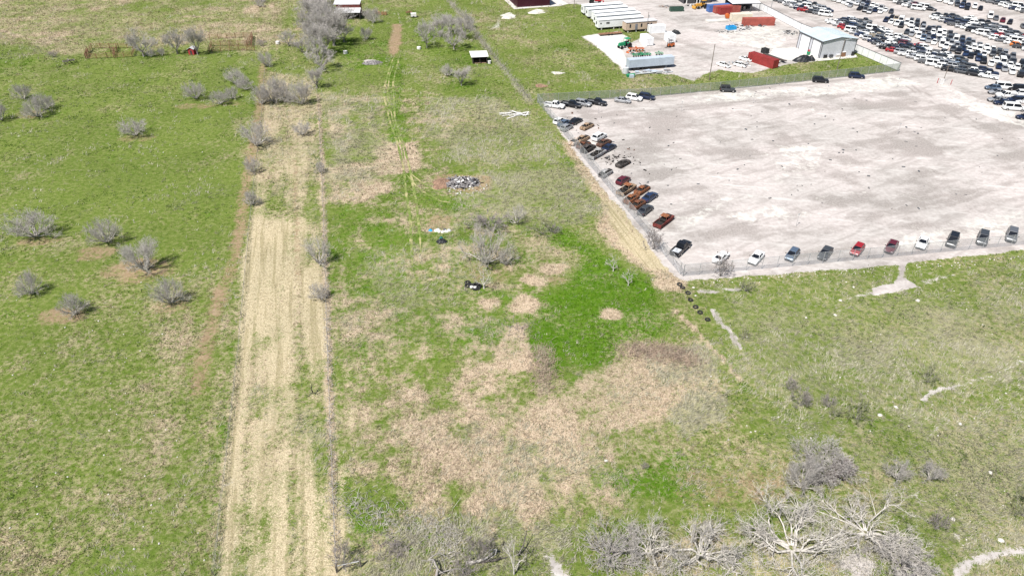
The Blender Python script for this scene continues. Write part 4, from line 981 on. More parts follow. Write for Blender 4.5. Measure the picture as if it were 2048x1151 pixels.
def car(kind, paint, p, head, label, group, roofm=None):
    nm, cat = NAMES[kind]
    L, st, cab, xf, xr, wr = KINDS[kind]
    o = thing(nm, label, cat, p, R(head), group)
    b = link('body', shared(('body', kind), lambda: body_mesh(kind, wheels=False).mesh('body', PAINT['white'])), o); repaint(b, PAINT[paint])
    pn = cabin_panes(kind)
    link('windshield', shared(('ws', kind), lambda: pane_mesh(pn['windshield'], 'windshield', GLASS)), o)
    link('rear_window', shared(('rw', kind), lambda: pane_mesh(pn['rear_window'], 'rear_window', GLASS)), o)
    for i in range(4): link('side_window', shared(('sw', kind, i), lambda: pane_mesh(pn['side_window'][i:i + 1], 'side_window', GLASS)), o)
    hw = max(s[1] for s in st) - .10
    for x in (xf, xr):
        for sy in (-1, 1):
            w = link('wheel', shared(('wheel', wr), lambda: wheel_mesh(wr)), o); w.location = (x, sy * hw, wr)
    zl = st[-2][3] - .10
    for sy in (-1, 1):
        h = link('headlight', shared('hl', lambda: MB().box((0, 0, 0), (.10, .36, .14), 0, 0, (.7, .8)).mesh('headlight', LAMPW)), o); h.location = (st[-2][0] + .10, sy * .55, zl)
        h = link('taillight', shared('tl', lambda: MB().box((0, 0, 0), (.08, .30, .16), 0, 0, (.7, .8)).mesh('taillight', LAMPR)), o); h.location = (-L / 2 + .08, sy * .66, st[1][3] - .2)
    fb = link('bumper', shared(('bp', kind), lambda: MB().box((0, 0, 0), (.16, st[-2][1] * 1.6, .18), 0, 0, (.9, .95)).mesh('bumper', BLACKPL)), o); fb.location = (L / 2 - .06, 0, .45)
    if kind == 'pickup':
        link('cargo_bed', shared('bed', lambda: MB().box((-1.76, 0, .83), (2.06, 1.70, .04)).mesh('cargo_bed', BEDM)), o)
    if kind == 'jeep':
        link('spare_wheel', shared('spare', lambda: MB().tube((-2.20, .1, 1.0), (-2.44, .1, 1.0), .40, .40, 14).mesh('spare_wheel', TYRE)), o)
        r_ = link('hard_top', shared('top', lambda: MB().box((-.78, 0, 1.91), (2.55, 1.36, .04)).mesh('hard_top', BLACKPL)), o)
    for sy in (-1, 1):
        mi = link('mirror', shared('mir', lambda: MB().box((0, 0, 0), (.12, .20, .14), 0, 0, (.8, .8)).mesh('mirror', BLACKPL)), o); mi.location = (cab[0] - .25, sy * (hw + .20), cab[4] + .08)
    return o
def wreck(kind, tone, p, head, label, rims=True, hood=None, bed=None, roof=None):
    L, st, (bf, br, rf, rr, bz, rz, rw), xf, xr, wr = KINDS[kind]
    o = thing('burnt_car', label, 'wrecked car', p, R(head), 'burnt and wrecked cars along the west fence', -.10)
    b = link('body', shared(('wb', kind), lambda: body_mesh(kind, wreck=True, wheels=False).mesh('body', PAINT['white'])), o); repaint(b, BURNT[tone])
    bw = max(s[1] for s in st) * .80
    if roof: part('roof_panel', MB().box(((rf + rr) / 2, 0, rz + .06), (rf - rr + .2, rw * 2.1, .05), 0, 0, (.95, .93)), BURNT[roof], o)
    part('rear_opening', MB().box((br - .10, 0, bz + .03), (.5, bw * 1.7, .08)), CHAR, o)
    zt = max(s[3] for s in st)
    part('interior', MB().box(((bf + br) / 2, 0, zt + .035), (bf - br - .12, bw * 1.92, .03)), CHAR, o)
    m = MB()
    for x in (.15, -.75):
        for sy in (-1, 1): m.box(((bf + br) / 2 + x + .3, sy * .36, zt + .16), (.16, .44, .24), 0, 0, (.8, .8), .0)
    part('seat_frame', m, CHAR, o)
    if hood != 'shut':
        part('engine_bay', MB().box((1.62 if kind != 'pickup' else 2.05, 0, st[-3][3] + .06), (.85, 1.15, .10), 0, 0, (.8, .8)), CHAR if hood is None else BURNT[hood], o)
    if bed and kind == 'pickup': part('cargo_bed', MB().box((-1.76, 0, .83), (2.06, 1.70, .04)), CHAR, o)
    for x in (xf, xr):
        for sy in (-1, 1):
            w = link('wheel_rim', shared(('rim', wr), lambda: MB().tube((0, -.1, 0), (0, .1, 0), wr * .78, wr * .78, 10).mesh('wheel_rim', BURNT['brown'])), o); w.location = (x, sy * (max(s[1] for s in st) - .12), wr * .78 + .10)
    return o
GN = 'cars parked along the green screened fence'
for kind, paint, px, hd, lab in [
    ('pickup', 'white', (1109, 215), -23, 'white pickup truck at the corner of the two chain link fences'), ('pickup', 'black', (1142, 213.5), -26, 'black pickup truck between two white and grey vehicles at the fence corner'),
    ('suv', 'silver', (1166, 211), -28, 'silver suv squeezed between two black pickups'), ('pickup', 'black', (1193, 209), -24, 'black pickup truck at the open end of the corner group'),
    ('sedan', 'silver', (1245, 204.5), -20, 'silver sedan beside a white suv by the screened fence'), ('suv', 'white', (1268, 200), -26, 'white suv between silver sedan and dark suv'), ('suv', 'navy', (1293, 198), -26, 'dark navy suv next to the white suv by the screened fence'),
    ('jeep', 'dark grey', (1455, 183.5), -8, 'dark grey square off-roader alone below the screened fence'), ('suv', 'black', (1640, 164.5), -12, 'black suv alone below the storage yard grass'), ('suv', 'navy', (1712, 156), -12, 'deep blue suv near the end of the screened fence')]:
    car(kind, paint, G(*px), hd, lab, GN)
GS = 'cars in a single row along the south fence'
for kind, paint, px, hd, lab in [
    ('pickup', 'black', (1361, 501), 52, 'black pickup truck with a pale load in its bed, at the fence corner'), ('coupe', 'white', (1441, 519), 50, 'white car with black rear window behind the brown bush'),
    ('coupe', 'white', (1511, 520), 232, 'low white coupe with dark windshield, second white car from the corner'), ('hatchback', 'steel blue', (1583, 514), 232, 'steel blue hatchback in the south fence row'),
    ('sedan', 'dark grey', (1649, 511), 232, 'dark grey sedan between the blue hatchback and a red car'), ('hatchback', 'red', (1713, 504), 230, 'red hatchback with a torn white windshield edge'), ('sedan', 'maroon', (1781, 498), 232, 'deep red sedan with dark roof glass'),
    ('coupe', 'white', (1843, 490), 233, 'white sports coupe between red sedan and black suv'), ('suv', 'black', (1903, 486), 234, 'black suv with an open door beside the white sports coupe'), ('suv', 'dark grey', (1963, 482), 236, 'dark grey suv second from the end of the row'), ('suv', 'grey', (2021, 476), 236, 'grey suv at the very end of the row')]:
    car(kind, paint, G(*px), hd, lab, GS)
GW = 'cars among the wrecks by the west fence'
for kind, paint, px, hd, lab in [
    ('hatchback', 'white', (1119, 246), 52, 'white hatchback behind the blue grey car by the west fence'), ('sedan', 'steel blue', (1129, 250), 52, 'blue grey sedan squeezed between two pale hatchbacks'), ('hatchback', 'silver', (1133, 259), 52, 'silver hatchback in front of the blue grey sedan'),
    ('sedan', 'black', (1151, 246), 50, 'black sedan beside the blue grey sedan near the top of the west fence'), ('suv', 'white', (1198, 278), 50, 'white suv standing above the brown wreck'), ('sedan', 'navy', (1218, 299), 50, 'dark blue sedan beside the brown wreck'),
    ('hatchback', 'maroon', (1246, 365), 50, 'dark red hatchback beside the tan burnt pickup'), ('sedan', 'blue', (1299, 398), 50, 'blue sedan with silver bonnet stripe among orange wrecks'), ('sedan', 'dark grey', (1290, 424), 52, 'dark sedan with pale roof below the orange wrecks')]:
    car(kind, paint, G(*px), hd, lab, GW)
for kind, tone, px, hd, lab, hood in [
    ('sedan', 'tan', (1174, 256), 50, 'tan and rust burnt sedan alone beside the silver hatchback', None), ('sedan', 'tan', (1165, 281), 50, 'tan burnt sedan at the top of the wreck cluster', None), ('sedan', 'white', (1152, 286), 50, 'white and black stripped sedan against the fence in the wreck cluster', None),
    ('coupe', 'rust', (1167, 293), 50, 'rust red burnt coupe in the middle of the wreck cluster', None), ('suv', 'black', (1176, 301), 50, 'black burnt suv in the wreck cluster', 'black'), ('sedan', 'brown', (1208, 289), 48, 'brown burnt sedan between white suv and blue sedan', 'brown'),
    ('pickup', 'grey', (1194, 312), 50, 'grey stripped pickup at the lower end of the wreck cluster', None), ('coupe', 'black', (1246, 330), 48, 'charred black coupe standing out in the lot', 'black'), ('hatchback', 'grey', (1211, 350), 50, 'silver hatchback with burnt out black roof, beside the fence', None),
    ('pickup', 'tan', (1253, 383), 50, 'tan burnt pickup with white tailgate', 'tan'), ('sedan', 'orange', (1284, 383), 50, 'orange roofed burnt sedan with white rear, beside the blue sedan', None), ('sedan', 'orange', (1262, 401), 50, 'orange rust sedan against the fence, upper of two', 'orange'),
    ('sedan', 'rust', (1276, 412), 50, 'rust orange sedan against the fence, lower of two', 'rust'), ('pickup', 'red', (1327, 446), 50, 'red and orange burnt pickup with bare rear wheels', None)]:
    wreck(kind, tone, G(*px), hd, lab, hood=hood, bed=True, roof='orange' if tone in ('red', 'tan') and kind == 'pickup' else None)
tag(part('load', MB().box((0, 0, .06), (1.5, 1.3, .12)).box((.1, .2, .2), (.3, .3, .2)), mat('pale_sheet', (.40, .42, .45), .6, vary=.2)), 'pale sheets and a black box lying in the pickup bed', 'load').matrix_world = Matrix.Translation((*G(1361, 501), .86)) @ Matrix.Rotation(R(52), 4, 'Z') @ Matrix.Translation((-1.78, 0, 0))

# ------------------------------------------------------------ the far car yard: every car a thing of its own
def far_mesh(kind):
    return shared(('far', kind), lambda: body_mesh(kind, far=True).mesh('body', [PAINT['white'], TYRE, RIM]))
def far_car(kind, paint, p, head, label, group):
    nm, cat = NAMES[kind]
    o = thing(nm, label, cat, p, R(head), group)
    b = link('body', far_mesh(kind), o); repaint(b, PAINT[paint])
    pn = cabin_panes(kind)
    link('windshield', shared(('ws', kind), lambda: pane_mesh(pn['windshield'], 'windshield', GLASS)), o)
    link('rear_window', shared(('rw', kind), lambda: pane_mesh(pn['rear_window'], 'rear_window', GLASS)), o)
    for i in (0, 1): link('side_window', shared(('sws', kind, i), lambda: pane_mesh(pn['side_window'][i * 2:i * 2 + 2], 'side_window', GLASS)), o)
    if kind == 'pickup': link('cargo_bed', shared('bed', None), o)
    return o
CW = G(1797, 142.5)
ORD = 'first second third fourth fifth sixth seventh eighth ninth tenth eleventh twelfth thirteenth fourteenth fifteenth sixteenth seventeenth eighteenth nineteenth twentieth'.split()
rc = random.Random(5)
POOL = ['white'] * 34 + ['silver'] * 13 + ['grey'] * 10 + ['dark grey'] * 16 + ['black'] * 15 + ['navy'] * 9 + ['steel blue'] * 3 + ['red'] * 2 + ['maroon'] * 2 + ['blue'] * 2 + ['tan'] * 1
KPOOL = ['sedan'] * 40 + ['suv'] * 28 + ['hatchback'] * 10 + ['pickup'] * 12 + ['coupe'] * 4 + ['van'] * 5
FIX = {('wall', 0, 0): ('pickup', 'white'), ('wall', 0, 1): ('suv', 'black'), ('wall', 0, 2): ('sedan', 'dark grey'), ('wall', 0, 3): ('suv', 'black'), ('wall', 0, 4): ('suv', 'white'), ('wall', 0, 7): ('suv', 'white'), ('wall', 0, 11): ('sedan', 'red'), ('wall', 0, 12): ('pickup', 'black'), ('wall', 0, 19): ('sedan', 'silver'), ('wall', 0, 21): ('sedan', 'red'), ('wall', 0, 22): ('hatchback', 'red'),
       ('wall', 3, 8): ('sedan', 'red'), ('upper', 0, 0): ('van', 'white'), ('upper', 0, 1): ('suv', 'grey'), ('upper', 0, 2): ('sedan', 'black'), ('upper', 0, 4): ('pickup', 'navy'), ('third', 0, 9): ('hatchback', 'orange'), ('third', 0, 6): ('sedan', 'red'), ('third', 0, 5): ('sedan', 'maroon'), ('third', 1, 5): ('hatchback', 'blue'), ('second', 0, 4): ('hatchback', 'green'), ('second', 0, 6): ('sedan', 'maroon')}
def block(key, phrase, group, lines, head, step, jit=.25):
    for li, (u, v0, v1, skip) in enumerate(lines):
        n = int((v1 - v0) / step); row = []
        for i in range(n):
            u0 = u(v0 + i * step) if callable(u) else u
            p = uv(CW, u0 + rc.gauss(0, jit), v0 + i * step + rc.gauss(0, .12))
            kd, pt = FIX.get((key, li, i), (rc.choice(KPOOL), rc.choice(POOL)))
            if kd == 'van': pt = 'white'
            if (key, li, i) not in FIX and rc.random() < skip: continue
            row.append((p, kd, pt))
        cnt = {}
        for p, kd, pt in row: cnt[(kd, pt)] = cnt.get((kd, pt), 0) + 1
        seen = {}
        ln = phrase % ORD[li] if '%' in phrase else phrase
        for p, kd, pt in row:
            k = seen[(kd, pt)] = seen.get((kd, pt), 0) + 1
            nm = NAMES[kd][0].replace('_', ' ')
            lab = 'only %s %s in %s' % (pt, nm, ln) if cnt[(kd, pt)] == 1 else '%s %s %s from the near end of %s' % (ORD[k - 1], pt, nm, ln)
            far_car(kd, pt, p, head + rc.gauss(0, 2.5) + (180 if rc.random() < .06 else 0), lab, group)
def front(v):                                              # front edge of the block by the wall is not quite straight
    return np.interp(v, [-13, -9, -5, 5, 20, 33, 62], [21, 17.5, 14.2, 12.4, 11.0, 12.2, 14.4])
block('wall', "the wall block's %s line", 'cars in the block past the white wall', [(lambda v: front(v) + 2.0, -12.5, 62, .02), (lambda v: front(v) + 6.4, -10, 62, .04), (lambda v: front(v) + 10.6, -7, 62, .06), (lambda v: front(v) + 14.4, -2, 58, .5)], -31, 2.8)
block('upper', "the upper wall group's %s line", 'cars in the upper group past the white wall', [(lambda v: np.interp(v, [66, 74, 96], [21, 16.5, 15.5]), 67, 97, 0), (lambda v: np.interp(v, [66, 74, 96], [25.5, 21, 20]), 68.5, 97, .03), (lambda v: np.interp(v, [66, 74, 96], [27, 25.2, 24]), 73, 97, .15)], -29, 2.95)
block('second', "the second block's %s line", 'cars in the second block, facing the near aisle', [(33.8, -33, 40, .03), (38.3, -33, 57, .03), (42.8, -33, 60, .03), (47, -20, 57, .2)], 239, 2.8)
block('second_far', "the second upper group's %s line", 'cars in the upper second group', [(40.5, 67, 97, .06), (45, 66, 97, .02), (49.2, 65, 92, .06)], 239, 2.8)
block('third', "the third block's %s line", 'cars in the third block, side on', [(59.5, -12, 56, .03), (64, -12, 58, .04), (68.4, -12, 60, .05), (72.2, 0, 58, .4)], -31, 2.8)
block('third_far', "the third upper group's %s line", 'cars in the upper third group', [(63.5, 66, 95, .04), (68, 64, 95, .05)], -31, 2.95)
block('fourth', 'the single line of the fourth block', 'cars in the fourth block', [(82.5, 10, 54, .08)], 239, 3.2)
block('fourth_far', "the fourth upper group's %s line", 'cars in the upper fourth group', [(84.5, 62, 90, .04), (89, 60, 88, .06)], 239, 3.05)
block('fifth', "the farthest group's %s line", 'cars in the farthest group', [(103, 50, 82, .05), (107.6, 50, 80, .1)], -31, 3.05)
GR = 'cars in the small group past the lamp with red posts'
for kind, paint, px, lab in [('hatchback', 'steel blue', (1984, 179), 'blue hatchback at the back of the small group past the red posts'), ('van', 'white', (2008, 178), 'white van roofed beside the blue hatchback in the small group'), ('sedan', 'silver', (1993, 188), 'silver sedan in front of the blue hatchback in the small group'),
    ('suv', 'black', (2030, 180), 'black suv beside the white van in the small group'), ('suv', 'white', (2038, 191), 'white suv between black suv and the long white roof'), ('pickup', 'white', (2012, 195), 'white pickup truck in the middle of the small group'), ('sedan', 'silver', (1992, 203), 'silver sedan second in the small group front, beside a navy car'),
    ('sedan', 'navy', (2004, 209), 'navy sedan between the silver sedan and the white van'), ('suv', 'navy', (2030, 204), 'navy suv behind the front white van'), ('van', 'white', (2026, 220), 'white passenger van at the front of the small group'), ('sedan', 'navy', (2050, 238), 'dark blue sedan at the picture edge on the gravel lot'), ('sedan', 'white', (2046, 206), 'white sedan behind the front van by the picture edge')]:
    car(kind, paint, G(*px), 172 if kind != 'van' else -14, lab, GR)
print('vehicles', time.time() - T0)
# ------------------------------------------------------------ buildings, containers, trailers
WHITEM = mat('white_metal', (.72, .73, .74), .45, 0, vary=.06, scale=.6, dirt=((.45, .44, .42), .64))
PALEROOF = mat('pale_blue_roof', (.50, .57, .60), .4, .2, vary=.07, scale=.4)
WALLG = mat('pale_grey_wall', (.50, .51, .55), .5, .1, vary=.06, scale=.5)
TRIM = mat('dark_trim', (.10, .105, .115), .5, .2, vary=.15)
CONC = mat('concrete', (.50, .485, .455), .85, vary=.12, scale=.5, bump=.2)
TANW = mat('tan_cladding', (.46, .36, .28), .7, vary=.08, scale=.7)
BURG = mat('burgundy_metal', (.055, .010, .022), .4, .2, vary=.1, scale=.5)
REDM = mat('red_container', (.26, .035, .032), .55, .1, vary=.15, scale=.6, dirt=((.20, .10, .08), .62))
REDM2 = mat('faded_red_container', (.33, .085, .065), .6, .1, vary=.15, scale=.6, dirt=((.25, .12, .09), .6))
BLUEM = mat('blue_container', (.075, .15, .36), .55, .1, vary=.12, scale=.6)
TRAILM = mat('blue_white_trailer', (.45, .51, .58), .5, .2, vary=.08, scale=.5)
CREAM = mat('cream_container', (.60, .55, .45), .55, vary=.08, scale=.6)
REDW = mat('red_barn_wall', (.24, .07, .055), .8, vary=.25, scale=1.2, dirt=((.30, .22, .18), .58))
TINW = mat('white_tin_roof', (.60, .60, .61), .45, .2, vary=.1, scale=.6, dirt=((.40, .32, .27), .68))
WOODD = mat('dark_wood', (.055, .045, .04), .9, vary=.3)
WOODP = mat('weathered_board', (.40, .37, .34), .85, vary=.25, scale=2)
WHITEB = mat('white_board', (.62, .61, .60), .7, vary=.12, scale=1)
GREENM = mat('machine_green', (.015, .22, .10), .45, vary=.15)
ORANGEM = mat('machine_orange', (.48, .12, .03), .5, vary=.2)
YELLOWM = mat('machine_yellow', (.52, .27, .04), .5, vary=.2)
REDP = mat('machine_red', (.36, .02, .03), .4, vary=.15)
TARP = mat('black_tarp', (.018, .019, .022), .5, vary=.4, scale=2, bump=.4)
PIPEW = mat('white_pipe', (.45, .47, .49), .4, vary=.08)
BLUEP = mat('blue_plastic', (.02, .28, .55), .45, vary=.15)
DUMP = mat('dumpster_green', (.035, .075, .055), .6, vary=.2)
DARKB = mat('dark_building', (.06, .058, .062), .8, vary=.25)
POLE = mat('wood_pole', (.16, .135, .115), .9, vary=.3, scale=2)
GREYB = mat('ashy_board', (.19, .18, .18), .9, vary=.35, scale=2)
STONE = mat('limestone', (.47, .45, .41), .9, vary=.12, scale=2, bump=.4)
EARTHM = mat('burnt_earth', (.20, .125, .085), .95, vary=.35, scale=1.5, bump=.6)
ASH = mat('ash_heap', (.16, .15, .15), .95, vary=.6, scale=2.5, bump=.7)

def ribbed(m, L, W, H, z0=0, step=.32, depth=.035, top=True):
    """box with its long and short walls corrugated; corner at 0,0"""
    m.box((L / 2, W / 2, z0 + H / 2), (L, W, H))
    n = int(L / step)
    for i in range(n):
        x = (i + .5) * L / n
        for y in (-depth / 2, W + depth / 2): m.box((x, y, z0 + H / 2), (step * .5, depth, H * .90))
        if top: m.box((x, W / 2, z0 + H + depth / 2), (step * .45, W * .94, depth))
    n = int(W / step)
    for i in range(n):
        y = (i + .5) * W / n
        for x in (-depth / 2, L + depth / 2): m.box((x, y, z0 + H / 2), (depth, step * .5, H * .90))
def container(px, L, ang, label, m, group='shipping containers in the storage yard', W=2.44, H=2.6, door=0, corner=(0, 0)):
    o = thing('shipping_container', label, 'container', G(*px), R(ang), group)
    ox, oy = -corner[0] * L, -corner[1] * W
    b = MB(); ribbed(b, L, W, H, .12); b.v = [(x + ox, y + oy, z) for x, y, z in b.v]
    part('box_body', b, m, o)
    dx = ox - .05 if door == 0 else ox + L + .05
    for k in (0, 1):
        d = MB().box((dx, oy + W * (.26 + .48 * k), .12 + H / 2), (.06, W * .46, H * .94))
        for yy in (.12, .34): d.tube((dx + (-.05 if door == 0 else .05), oy + W * (.02 + .48 * k + yy), .2), (dx + (-.05 if door == 0 else .05), oy + W * (.02 + .48 * k + yy), H), .03, .03, 5)
        part('door', d, m, o)
    f = MB()
    for cx_ in (0, L):
        for cy_ in (0, W): f.box((ox + cx_, oy + cy_, .12 + H / 2), (.16, .16, H + .06))
    for cy_ in (0, W):
        f.box((ox + L / 2, oy + cy_, .06), (L, .18, .12))
    part('corner_post', f, m, o)
    return o
# warehouse
wc = G(1637.7, 117)
o = thing('warehouse', 'pale metal warehouse with low gable roof and two tall white roller doors', 'warehouse', wc, AX)
WL, WD, WH = 13.2, 13.0, height_of(1637.7, 117, 33.5)
m = MB()
pr = [(0, 0), (WL, 0), (WL, WH), (WL * .5, WH + .95), (0, WH)]
m.loft([[(x, y, z) for x, z in pr] for y in (0, WD)])
for i in range(int(WL / .6)):
    x = (i + .5) * .6; zz = WH + .95 * (1 - abs(x - WL / 2) / (WL / 2)) - .1
    m.box((x, -.02, zz / 2), (.10, .04, zz))
part('wall', m, WALLG, o)
m = MB()
for s, x0, x1 in ((0, -.25, WL / 2), (1, WL / 2, WL + .25)):
    z0, z1 = (WH - .0, WH + 1.0) if s == 0 else (WH + 1.0, WH)
    m.add([(x0, -.3, z0 + .03), (x1, -.3, z1 + .03), (x1, WD + .3, z1 + .03), (x0, WD + .3, z0 + .03), (x0, -.3, z0 + .11), (x1, -.3, z1 + .11), (x1, WD + .3, z1 + .11), (x0, WD + .3, z0 + .11)], [(3, 2, 1, 0), (4, 5, 6, 7), (0, 1, 5, 4), (1, 2, 6, 5), (2, 3, 7, 6), (3, 0, 4, 7)])
    for k in range(22):
        y = (k + .5) * WD / 22
        m.add([(x0, y - .04, z0 + .11), (x1, y - .04, z1 + .11), (x1, y + .04, z1 + .11), (x0, y + .04, z0 + .11), (x0, y - .02, z0 + .15), (x1, y - .02, z1 + .15), (x1, y + .02, z1 + .15), (x0, y + .02, z0 + .15)], [(4, 5, 6, 7), (0, 1, 5, 4), (2, 3, 7, 6)])
part('roof', m, PALEROOF, o)
for y0, y1 in ((.6, 4.9), (6.6, 11.6)):
    d = MB().box((-.05, (y0 + y1) / 2, 2.55), (.08, y1 - y0, 5.1))
    for k in range(12): d.box((-.10, (y0 + y1) / 2, .3 + k * .42), (.03, y1 - y0 - .1, .30))
    dd = part('roller_door', d, WHITEM, o)
    fr = MB().box((-.08, (y0 + y1) / 2, 5.22), (.22, y1 - y0 + .5, .24))
    for yy in (y0 - .12, y1 + .12): fr.box((-.08, yy, 2.55), (.14, .2, 5.1))
    part('door_frame', fr, TRIM, dd)
m = MB().box((-.32, WD / 2, WH - .02), (.16, WD + .6, .2)).box((WL + .32, WD / 2, WH - .02), (.16, WD + .6, .2))
part('gutter', m, TRIM, o)
m = MB()
for s, x0, x1 in ((0, -.25, WL / 2), (1, WL / 2, WL + .25)):
    za, zb = (WH - .05, WH + .95) if s == 0 else (WH + .95, WH - .05)
    m.add([(x0, -.36, za - .12), (x1, -.36, zb - .12), (x1, -.36, zb + .14), (x0, -.36, za + .14), (x0, -.31, za - .12), (x1, -.31, zb - .12), (x1, -.31, zb + .14), (x0, -.31, za + .14)], [(0, 1, 2, 3), (7, 6, 5, 4), (3, 2, 6, 7), (0, 4, 5, 1)])
part('fascia', m, TRIM, o)
for x, y in ((0, -.09), (-.09, WD), (WL * .655, -.09), (WL, -.09)):
    part('downspout', MB().box((x, y, WH / 2), (.18, .14, WH)), TRIM, o)
tag(part('concrete_pad', MB().add([(*G(*p), .03) for p in ((1530, 116), (1548, 97), (1588, 95), (1640, 116), (1712, 110), (1715, 115), (1620, 124))], [tuple(range(7))[::-1]]), CONC), 'pale concrete apron in front of the warehouse', None, None, 'structure')
# white panel wall
WT = [CW, G(1700, 101), G(1600, 62), G(1520, 20), G(1455, -12)]
o = thing('panel_wall', 'long white metal panel wall dividing car yard from storage yard', 'wall', WT[0])
for (ax, ay), (bx, by) in zip(WT[:-1], WT[1:]):
    L = math.hypot(bx - ax, by - ay); n = max(1, round(L / 3.0)); g = math.atan2(by - ay, bx - ax)
    for i in range(n):
        x, y = ax + (bx - ax) * (i + .5) / n - WT[0][0], ay + (by - ay) * (i + .5) / n - WT[0][1]
        m = MB().box((x, y, 1.36), (L / n - .06, .05, 2.44 + random.uniform(-.03, .03)), g)
        for k in range(8):
            q = (k - 3.5) * L / n / 8.4; m.box((x + math.cos(g) * q - math.sin(g) * -.04, y + math.sin(g) * q + math.cos(g) * -.04, 1.36), (.10, .035, 2.38), g)
        part('panel', m, WHITEM, o)
        xx, yy = ax + (bx - ax) * i / n - WT[0][0], ay + (by - ay) * i / n - WT[0][1]
        part('post', MB().box((xx, yy, 1.35), (.10, .12, 2.7), g), TRIM if i % 9 == 0 else GALV, o)
    part('cap_rail', MB().box(((ax + bx) / 2 - WT[0][0], (ay + by) / 2 - WT[0][1], 2.67), (L - .02, .14, .10), g), TRIM, o)
# burgundy building, its top out of the picture
bc = G(1035, 16)
o = thing('metal_building', 'dark burgundy metal building with white apron at the top edge', 'building', bc, AX)
m = MB(); m.box((7.1, 13, 3.2), (14.2, 26, 6.4))
for i in range(30): m.box((.25 + i * .47, -.02, 3.2), (.12, .05, 6.2))
for i in range(50): m.box((-.02, .3 + i * .51, 3.2), (.05, .12, 6.2))
part('wall', m, BURG, o)
m = MB().loft([[(x, y, z) for x, z in ((-.3, 6.42), (7.1, 7.9), (14.5, 6.42), (14.5, 6.55), (7.1, 8.05), (-.3, 6.55))] for y in (-.3, 26.3)]); part('roof', m, BURG, o)
part('base_trim', MB().box((7.1, -.06, .1), (14.3, .06, .2)), WHITEB, o)
tag(part('concrete_pad', MB().add([(*uv(bc, *q), .034) for q in ((-2.0, -2.0), (18.5, -1.4), (23, 1.2), (20, 30), (-2, 30))], [(0, 1, 2, 3, 4)]), CONC), 'white concrete apron round the burgundy building', None, None, 'structure')
# mobile offices
def office(px, L, W, label, m, wins=(), doors=(), ang=16.5, H=2.75, endw=True):
    o = thing('mobile_office', label, 'mobile office', G(*px), R(ang), 'mobile office trailers in the storage yard')
    z0 = .85
    b = MB().box((L / 2, W / 2, z0 + H / 2), (L, W, H))
    n = int(L / .5)
    for i in range(n): b.box(((i + .5) * L / n, -.012, z0 + H / 2), (.05, .03, H - .1))
    part('wall', b, m, o)
    part('roof', MB().box((L / 2, W / 2, z0 + H + .07), (L + .2, W + .2, .14), 0, 0, (.995, .94)).box((L / 2, W / 2, z0 + H + .16), (L, W * .55, .06), 0, 0, (.99, .6)), TINW if m is TANW else WHITEM, o)
    part('eave_trim', MB().box((L / 2, -.11, z0 + H - .04), (L + .22, .03, .13)), TRIM if m is TANW else GALV, o)
    part('chassis', MB().box((L / 2, W * .3, z0 - .12), (L, .2, .24)).box((L / 2, W * .75, z0 - .12), (L, .2, .24)), BLACKPL, o)
    for x in (L * .08, L * .35, L * .65, L * .92):
        for y in (.3, W - .3): part('pier', MB().box((x, y, (z0 - .24) / 2), (.4, .4, z0 - .26)), CONC, o)
    for t in (.48, .56):
        for y in (.12, W - .12): part('wheel', MB().tube((L * t, y - .1, .4), (L * t, y + .1, .4), .4, .4, 12), TYRE, o)
    for x, w, h, zc in wins: 
        wd = part('window', MB().box((x, -.035, z0 + zc), (w, .05, h)), TRIM, o)
        part('pane', MB().box((x, -.068, z0 + zc), (w - .12, .02, h - .12)), GLASS, wd)
    for x in doors:
        dd = part('door', MB().box((x, -.05, z0 + 1.05), (.95, .07, 2.1)), mat('slate_door', (.16, .17, .20), .5), o)
        part('handle', MB().box((x + .36, -.11, z0 + 1.0), (.06, .05, .12)), GALV, dd)
    if endw:
        wd = part('window', MB().box((-.035, W * .62, z0 + 1.5), (.05, .8, 1.0)), TRIM, o); part('pane', MB().box((-.068, W * .62, z0 + 1.5), (.02, .68, .88)), GLASS, wd)
    return o
office((1196, 61), 18.5, 3.0, 'long white mobile office half hidden behind the tan one', WHITEM, [(1.0, .5, .5, 1.6), (3.5, .55, .7, 1.6), (4.2, .55, .7, 1.6), (15, .6, .8, 1.6)])
office((1192, 52.5), 18.5, 3.0, 'long white mobile office, second from the tan one', WHITEM)
office((1188, 45.5), 17.5, 3.0, 'long white mobile office, third from the tan one', WHITEM, endw=False)
office((1176, 38.5), 17, 3.0, 'white mobile office with two dark end windows, next to the farthest', WHITEM)
office((1167, 31.5), 17, 3.0, 'farthest white mobile office, below the red tractor', WHITEM)
office((1251, 66), 12.6, 3.4, 'tan mobile office with slate door and narrow dark windows', TANW, [(1.7, .55, 1.2, 1.5), (6.3, .6, 1.2, 1.5), (8.9, .9, .7, 1.7), (10.3, .6, .7, 1.7)], [4.2], endw=False)
container((1293, 92.5), 6.06, -165.5 + 90 + 180, 'white container with its door end facing the gravel, below the tan office', WHITEM, door=0, corner=(0, 1))
container((1338, 86), 4.2, 104.5, 'short white container beside the orange forklift', WHITEM, corner=(0, 1))
container((1300, 67.5), 6.06, 14.5, 'white container lying crosswise between tan office and black tarp heap', WHITEM)
container((1544.7, 138), 10.5, 122, 'dark red container beside the white wrecked cars', REDM, door=0, corner=(0, 1))
container((1487, 52.5), 12.0, 3, 'faded red container by the far end of the white wall', REDM2)
container((1463, 43.5), 8.0, 5, 'cream container behind the faded red one', CREAM)
container((1418, 25.5), 11, 14.5, 'blue container, first of three seen end on', BLUEM)
container((1431, 28), 11, 14.5, 'red container between the blue one and the white canopy', REDM2)
container((1440, 30.5), 5, 14.5, 'short dark red container beside the white canopy', REDM)
